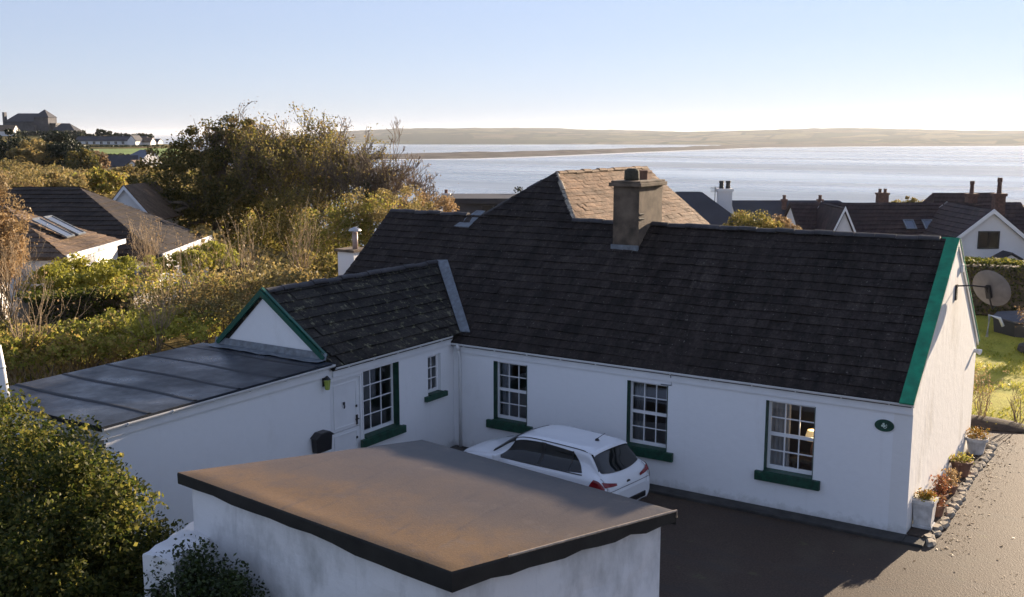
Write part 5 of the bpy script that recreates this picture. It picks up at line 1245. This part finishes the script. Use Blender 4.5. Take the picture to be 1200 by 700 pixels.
# the tall trees behind the left roofs
leafy('dense_tree', 'dense dark rounded tree with leaning crown at left of the copse', [blob(250, 215, 70, 3.4, 3.1, 3.4), blob(200, 215, 69, 2.3, 2.4, 2.8), blob(190, 245, 69, 1.7, 1.9, 2.4), blob(285, 192, 70, 2.5, 2.7, 3), blob(245, 174, 70, 1.9, 1.7, 2.4), blob(235, 262, 69, 2.8, 1.9, 2.8), blob(305, 240, 69, 2.6, 2.3, 3), blob(275, 158, 70, 1.5, 1.2, 1.8)],
      44000, .19, 'dark_leaf', 80, 420, .16, trunk=3.6, cat='tree', base=np.array([*at(255, 300, 70)[:2], 0.2]), stem_r=.28, limbs=26, shell=.8)
def twig_tree(name, label, base, h_, spreadr, seed, leafmat_, nleaf, size, depth=5, r=.16, nlimb=5, up=.32, spr=.55, ivy=None, kids=(2, 4), bark='bark'):
    r2 = np.random.default_rng(seed); base = np.array(base, float); t_ = thing(name, label, 'tree', base); m = MB(); tips = []
    th = h_*.22; m.tube([base-[0, 0, .3], base+[.04, 0, th*.5], base+[0, .03, th]], [r*1.25, r, r*.85], 8)
    for i in range(nlimb):
        a_ = i*2*math.pi/nlimb+r2.uniform(-.4, .4); k_ = r2.uniform(.25, 1)*spreadr
        branches(m, base+[0, 0, th*r2.uniform(.7, 1)], (math.cos(a_)*k_, math.sin(a_)*k_, 1), h_*r2.uniform(.34, .42), r*.55, depth, r2, spr, up, tips, kids, 3, 6, .017)
    m.build('trunk', M[bark], t_)
    T = np.array([p for p, d in tips])
    if nleaf:
        P_ = T[r2.integers(0, len(T), nleaf)]+r2.normal(size=(nleaf, 3))*.22; quads_mesh('crown', leaf_quads(P_, size, r2), M[leafmat_], t_)
    if ivy:
        n_ = 3500; z_ = r2.uniform(0, ivy, n_); a_ = r2.uniform(0, 6.28, n_); rr = .34*(1-.5*z_/ivy)*r2.uniform(.5, 1.2, n_); quads_mesh('ivy', leaf_quads(base+np.stack([rr*np.cos(a_), rr*np.sin(a_), z_], 1), .11, r2), M['ivy_leaf'], t_)
    return t_
twig_tree('thinning_tree', 'tall half-bare tree with olive and rust leaves in the middle of the copse', [*at(338, 300, 69)[:2], 0.2], 7.8, 1.25, 81, 'autumn_leaf', 12000, .15, 5, .24, 7)
twig_tree('russet_topped_tree', 'half-bare tree whose reddish twigs stand highest at the back of the copse', [*at(308, 300, 73)[:2], 0.2], 8.0, 1.2, 82, 'rust_leaf', 5000, .14, 5, .24, 7)
twig_tree('russet_topped_tree', 'half-bare tree with reddish twigs between the tallest one and the ochre tree', [*at(368, 300, 73)[:2], 0.2], 7.3, 1.2, 87, 'rust_leaf', 4500, .14, 5, .2, 7)
twig_tree('ochre_tree', 'ochre-leaved tree with open crown on the right of the copse', [*at(395, 300, 67)[:2], 0.2], 6.7, 1.2, 83, 'autumn_leaf', 6500, .14, 5, .18, 7)
twig_tree('ivy_clad_tree', 'bare-topped tree with dark ivy round its trunk near the flue', [*at(432, 300, 64)[:2], 0.0], 7.0, .8, 84, 'autumn_leaf', 900, .11, 5, .15, 5, ivy=4.9, spr=.45)
twig_tree('bare_tree', 'slender leafless tree standing rightmost in the copse against the bay', [*at(462, 300, 66)[:2], 0.0], 6.4, .95, 85, 'rust_leaf', 500, .11, 5, .13, 6, spr=.5, bark='twig')
twig_tree('bare_tree', 'low leafless sapling in front of the bay right of the copse', [*at(497, 300, 70)[:2], 0.0], 4.2, .9, 86, 'rust_leaf', 300, .11, 4, .09, 6, spr=.5, bark='twig')
for i, (u, v, d, ru, rv, mt, lab, nl) in enumerate([
    (300, 292, 65, 2.3, 1.3, 'bramble_leaf', 'olive bush at the foot of the dense dark tree', 9000), (345, 262, 64, 2.8, 2.2, 'autumn_leaf', 'tall ochre bush in the middle of the copse', 15000),
    (385, 275, 58, 2.1, 1.7, 'bramble_leaf', 'green-gold bush left of the cowled chimney', 9000), (430, 258, 58, 1.7, 1.7, 'bramble_leaf', 'leafy bush behind the cowled chimney', 8000),
    (365, 212, 69, 2.6, 2.0, 'autumn_leaf', 'golden upper bush between the half-bare trees', 10000), (372, 312, 38, 1.2, .5, 'autumn_leaf', 'golden bush left of the small white chimney', 5000),
    (455, 240, 58, 2.6, .9, 'bracken_leaf', 'bronze bank shrub left of the short white chimney', 8000), (490, 240, 62, 2.2, .7, 'dead_leaf', 'tawny thicket on the bank below the bay', 7000)]):
    leafy('bush', lab, [blob(u, v, d, ru, rv), blob(u-18, v+9, d, ru*.7, rv*.7), blob(u+18, v+8, d+.5, ru*.7, rv*.7)], nl, .12, mt, 90+i, 70, .27, limbs=9)

# overgrown bank behind the lean-to: one tangle of bramble, plus the shrubs that stand out of it
r2 = np.random.default_rng(100)
def scatter_cover(name, mat, fr_, rr_, n_, hmax, size, seed, keep, holes=.0, scale=.55, droop=None, aspect=.62):
    r2 = np.random.default_rng(seed); f_ = r2.uniform(*fr_, n_); q_ = r2.uniform(*rr_, n_); r_ = q_*f_
    x = CAM[0]+FH[0]*f_+RT[0]*r_; y = CAM[1]+FH[1]*f_+RT[1]*r_; k_ = keep(x, y, f_, q_); x, y, f_ = x[k_], y[k_], f_[k_]
    hum = vnoise(x, y, scale, seed)*.62+vnoise(x, y, scale*2.7, seed+1)*.38
    top = hmax*np.clip((hum-holes)/(1-holes), 0, 1)**1.1*((0.35+0.65*(1-sstep(30, 37, f_))) if fr_[1] == 42 else 1)
    z_ = height(x, y)+top*(1-r2.random(len(x))**2*.5)+r2.normal(size=len(x))*.04
    ok = top > hmax*.07
    o = quads_mesh(name, leaf_quads(np.stack([x, y, z_], 1)[ok], size, r2, aspect=aspect, droop=droop), M[mat]); return tag(o, kind='stuff')
notroof = lambda x, y: ~((x > -15.05) & (y > -10.3))
scatter_cover('bramble_cover', 'bramble_leaf', (14, 42), (-.60, -.08), 110000, 1.5, .105, 101, lambda x, y, f_, q_: notroof(x, y) & (x < -13.5) & ~((x > -19.5) & (y > -4)))
scatter_cover('dry_grass_cover', 'dead_leaf', (15, 42), (-.60, -.08), 60000, 2.0, .20, 103, lambda x, y, f_, q_: notroof(x, y) & ~((x > -19.5) & (y > -4)) & (vnoise(x, y, .3, 7) > .42), .1, droop=(0, 0, .8), aspect=.3)
scatter_cover('bracken_cover', 'bracken_leaf', (52, 150), (-.62, -.28), 90000, 3.4, .30, 105, lambda x, y, f_, q_: np.ones(len(x), bool), .05, .16)
scatter_cover('hillside_scrub', 'bramble_leaf', (80, 330), (-.62, -.20), 60000, 3.0, .55, 107, lambda x, y, f_, q_: ((f_ < 240) | (q_ < -.445)) & ((f_ < 165) | (q_ < -.42)), .2, .06)
scatter_cover('slope_scrub', 'bracken_leaf', (48, 110), (-.26, .02), 26000, 2.6, .22, 109, lambda x, y, f_, q_: np.ones(len(x), bool), .1, .22)
bright = [(100, 322, 36, 1.6, .55), (150, 316, 37, 1.4, .45), (70, 332, 35, 1.3, .5), (215, 308, 41, 1.1, .4), (250, 301, 42, 1.2, .45)]
leafy('bright_hedge', 'bright green hedge below the white wall of the skylight bungalow', [blob(u, v, d, a_, b_, 1.0) for u, v, d, a_, b_ in bright[:3]], 16000, .11, 'bright_leaf', 110, 110, .3, cat='hedge')
leafy('bright_hedge', 'bright green hedge below the white fascia of the black-roofed bungalow', [blob(u, v, d, a_, b_, 1.0) for u, v, d, a_, b_ in bright[3:]], 10000, .11, 'bright_leaf', 111, 70, .3, cat='hedge')
for i, (u, v, d, ru, rv, mt, lab, nl) in enumerate([
    (35, 405, 24, 1.6, .26, 'bramble_leaf', 'low bramble bush left of the lean-to roof', 4200), (100, 396, 25, 1.6, .26, 'bramble_leaf', 'low olive bush just beyond the far edge of the lean-to roof', 4200), (165, 380, 26, 1.6, .26, 'bright_leaf', 'lighter green bush on the bank beyond the lean-to', 3600),
    (240, 356, 28, 1.8, .36, 'bracken_leaf', 'tawny thicket on the bank left of the green-edged gable', 4200), (310, 330, 29, 1.5, .36, 'bracken_leaf', 'golden bush straight behind the green-edged gable', 3800), (200, 334, 33, 1.8, .3, 'bramble_leaf', 'mid-green bush in the middle of the bank', 3800)]):
    leafy('bramble_bush', lab, [blob(u, v, d, ru, rv), blob(u-32, v+4, d, ru*.8, rv*.9), blob(u+32, v+2, d, ru*.8, rv*.9)], nl, .10, mt, 120+i, 110, .55, limbs=6)
# tangled dry stems
for i, (u, v, d, h_, lab) in enumerate([(180, 372, 25, 2.0, 'fan of pale dry stems leaning over the far lean-to edge'), (225, 345, 29, 2.6, 'sparse pale saplings in the middle of the bank'), (285, 320, 31, 2.8, 'tall dry whippy stems below the dense tree'), (350, 300, 34, 2.6, 'bare whippy stems before the ochre bush'), (30, 380, 24, 2.2, 'crooked bare stems at the left edge of the bank'), (185, 322, 36, 2.0, 'single pale sapling in front of the black-roofed bungalow')]):
    p_ = at(u, v, d); p_[2] -= .9
    stick_shrub('dry_stems', lab, p_, h_, h_*.45, 16, 'dead_leaf', 160, .06, np.random.default_rng(140+i), 'pale_twig', depth=2, th=.016)
# dark clipped hedge and grey lane wall by the bungalow
p0, p1 = at(28, 375, 31.5), at(150, 352, 33.5); box_hedge('dark_hedge', 'hedge with a dark shaded face below the skylight bungalow', p0[:2], p1[:2], 1.3, .3, 2.5, 9000, M['hedge_leaf'], .11, 150)
p0, p1 = at(112, 335, 36.5), at(186, 315, 42); m = MB(); d_ = unit(p1-p0); d_[2] = 0; m.obox([p0[0], p0[1], 0], (p1-p0)*[1, 1, 0], np.array([-d_[1], d_[0], 0])*.9, (0, 0, p0[2])); tag(m.build('lane_wall', plain('grey_lane_concrete', (.24, .23, .23), .9, .2)), 'low grey concrete wall running toward the black-roofed bungalow', 'wall')
p0 = at(113, 352, 33); m = MB(); m.prism([p0+[-.14, -.1, -1.2], p0+[.14, -.1, -1.2], p0+[.14, .1, -1.2], p0+[-.14, .1, -1.2]], (.05, 0, 1.5)); tag(m.build('marker_post', M['stone']), 'short pale leaning post in the bramble below the grey wall', 'post')
p0, p1 = at(-12, 345, 37), at(36, 303, 42); m = MB(); m.obox([p0[0], p0[1], 0], (p1-p0)*[1, 1, 0], FH*.3, (0, 0, 2.85)); tag(m.build('garden_wall', M['garage_wall']), 'pale weathered garden wall at the left edge beside the bungalow', 'wall')
# brown shrubs on the left edge
for i, (u, v, d, ru, rv, mt, lab, nl) in enumerate([
    (-4, 262, 34, .75, 1.5, 'dead_leaf', 'tall dry beech-brown shrub at the left edge', 12000), (8, 210, 52, 1.3, 1.0, 'bracken_leaf', 'tawny shrub behind the tall dry one at the left edge', 9000), (0, 300, 36, .8, .7, 'dead_leaf', 'lower withered shrub at the left edge above the garden wall', 6000),
    (30, 232, 52, 1.2, .6, 'rust_leaf', 'rusty thicket between the two bungalow roofs', 7000)]):
    leafy('withered_shrub', lab, [blob(u, v, d, ru, rv), blob(u-10, v+15, d, ru*.8, rv*.8)], nl, .10, mt, 160+i, 80, .25, limbs=16)
for i, (u, v, d, h_, lab) in enumerate([(12, 335, 33, 2.0, 'twiggy bare bush below the tall dry shrub'), (172, 300, 45, 1.9, 'bare twigs standing in front of the black roof slope')]):
    p_ = at(u, v, d); p_[2] -= .5; stick_shrub('twiggy_bush', lab, p_, h_, h_*.5, 20, 'dead_leaf', 300, .06, np.random.default_rng(170+i), 'pale_twig', depth=3, th=.02)
# middle distance trees on the left
for i, (u, v, d, ru, rv, mt, lab, nl, ct) in enumerate([
    (82, 182, 150, 2.9, 2.2, 'conifer_leaf', 'dark evergreen tree in the middle distance left of the green field', 9000, 'evergreen_tree'), (66, 172, 170, 3.0, 2.2, 'conifer_leaf', 'taller dark evergreen behind the first one', 8000, 'evergreen_tree'), (98, 188, 140, 1.9, 1.5, 'dark_leaf', 'dark bush at the right foot of the evergreens', 5000, 'distant_bush'),
    (42, 182, 150, 3.4, 1.9, 'bracken_leaf', 'bronze rounded thicket left of the dark evergreens', 8000, 'distant_bush'), (8, 172, 160, 3.2, 2.4, 'conifer_leaf', 'dark evergreen at the left edge below the cream lodge', 8000, 'evergreen_tree'), (112, 190, 160, 1.7, 1.5, 'rust_leaf', 'pinkish bare bush beside the far grey bungalow', 3000, 'distant_bush'),
    (60, 215, 90, 3.2, 1.2, 'bracken_leaf', 'gold bracken mound above the black roof', 8000, 'distant_bush'), (118, 212, 95, 2.2, .9, 'bramble_leaf', 'olive mound above the pale gable', 6000, 'distant_bush'), (150, 205, 110, 2.2, .9, 'bracken_leaf', 'golden mound left of the big tree', 6000, 'distant_bush'), (20, 225, 75, 2.2, 1.1, 'bracken_leaf', 'yellow-brown mound at the left edge', 6000, 'distant_bush')]):
    leafy(ct, lab, [blob(u, v, d, ru, rv), blob(u-ru*5, v+5, d, ru*.7, rv*.7), blob(u+ru*4, v+6, d, ru*.6, rv*.6)], nl, .0026*d, mt, 180+i, 60, .27, limbs=4, cat='tree' if 'tree' in ct else 'bush')
leafy('windswept_tree', 'windswept dark tree leaning above the long white terrace', [(*at(117, 154.5, 352), 2.0, 2, .9), (*at(123, 156.5, 352), 2.4, 2, .8), (*at(129, 159, 352), 1.8, 2, .6)], 1500, .7, 'conifer_leaf', 200, 26, .3, trunk=2.0, cat='tree', stem_r=.2, base=np.array([*plan(121, 352), 4.0]))
def far_hedge(label, u0, u1, v, d, th, seed, mat='conifer_leaf'):
    r2 = np.random.default_rng(seed); n_ = 2600; q_ = r2.random(n_); P_ = np.array([at(u0, v, d)])+np.outer(q_, at(u1, v, d)-at(u0, v, d)); w = th*(0.6+.8*vnoise(q_*60, q_*0, 1.0, seed))
    P_[:, 2] += (r2.random(n_)-.5)*w; P_ += np.outer(r2.normal(size=n_)*1.0, FH); t_ = thing('far_hedge', label, 'hedge', (*P_[0, :2], P_[0, 2]-th)); quads_mesh('foliage', leaf_quads(P_, .0028*d, r2), M[mat], t_)
    m = MB(); a_, b_ = at(u0, v, d), at(u1, v, d); m.obox([a_[0], a_[1], a_[2]-th*1.4], (b_-a_)*[1, 1, 0], FH*.6, (0, 0, th*1.3)); m.build('stems', M['bark'], t_)
far_hedge('dark hedge between the long white terrace and the green field', 92, 190, 173.5, 326, 1.2, 210)
far_hedge('dark tree line behind the long white terrace', 60, 178, 161, 380, 2.0, 211)
far_hedge('dark hedge line beneath the turreted house', -5, 100, 158.5, 392, 2.6, 212)
far_hedge('dark hedge on the near side of the green field', 98, 170, 184.5, 244, 1.2, 213)
# shrubs behind the main ridge and on the right
leafy('olive_shrub', 'olive and yellow rounded shrub right of the tall white chimney', [blob(880, 262, 50, 1.05, .62), blob(866, 265, 50, .7, .5), blob(896, 267, 50, .8, .5)], 7000, .10, 'autumn_leaf', 220, 90, .25)
leafy('straw_shrub', 'straw-coloured shrub before the dark hipped house', [blob(910, 264, 52, .7, .5), blob(921, 270, 52, .6, .4)], 3500, .09, 'dead_leaf', 221, 40, .28)
leafy('small_dark_tree', 'tiny dark conifer top beside the flat-roofed house', [blob(605, 228, 74, .45, .5), blob(605, 236, 74, .7, .5)], 1800, .12, 'conifer_leaf', 222, 24, .3, trunk=2, cat='tree', stem_r=.08)
leafy('yellow_bush', 'pale yellow bush tops behind the long brown roof', [blob(1058, 238, 85, 1.0, .6), blob(1070, 239, 85, .8, .5)], 2500, .16, 'autumn_leaf', 223, 30, .3, base=np.array([*plan(1064, 85), -3.0]))
leafy('street_tree', 'green tree top at the right edge beyond the brick chimneys', [blob(1190, 254, 85, 1.1, .8), blob(1204, 250, 85, 1.2, .9)], 3000, .16, 'bramble_leaf', 224, 34, .3, trunk=3, cat='tree', stem_r=.12, base=np.array([*plan(1196, 85), -3.5]))

# fallen leaves and moss crumbs along the edges of the yard
r2 = np.random.default_rng(300); n_ = 260
x = np.concatenate([r2.uniform(-1, 6, n_), .62+np.abs(r2.normal(size=300))*.3]); y = np.concatenate([r2.uniform(-6, 9, n_), r2.uniform(-.5, 8.5, 300)])
ok = ~((x < .62) & (y > -.4)); x, y = x[ok], y[ok]
tag(quads_mesh('fallen_leaves', leaf_quads(np.stack([x, y, np.full(len(x), GZ+.012)], 1), .055, r2, up=3.0), M['rust_leaf']), kind='stuff')

# ------------------------------------------------------------------ phrases shared by things of one kind
GROUPS = {'bush': 'bushes at the foot of the copse', 'bramble_bush': 'bushes on the overgrown bank', 'dry_stems': 'dry stems on the bank', 'withered_shrub': 'brown shrubs at the left edge', 'bare_shrub': 'bare shrubs in the lawn bed',
          'flower_pot': 'pots along the sunlit gable', 'bare_tree': 'trees of the copse', 'ochre_tree': 'trees of the copse', 'thinning_tree': 'trees of the copse', 'russet_topped_tree': 'trees of the copse', 'ivy_clad_tree': 'trees of the copse', 'dense_tree': 'trees of the copse',
          'evergreen_tree': 'trees in the middle distance', 'distant_bush': 'bushes in the middle distance', 'far_hedge': 'far hedge lines', 'bright_hedge': 'bright hedges by the bungalows', 'white_chimney': 'white chimneys of the houses behind', 'twiggy_bush': 'twiggy bushes by the bungalows'}
for o in COL.objects:
    k_ = o.name.split('.')[0]
    if o.parent is None and k_ in GROUPS and not o.get('group'): o['group'] = GROUPS[k_]
    if o.parent is None and o.get('category') == 'house': o['group'] = 'neighbouring houses'
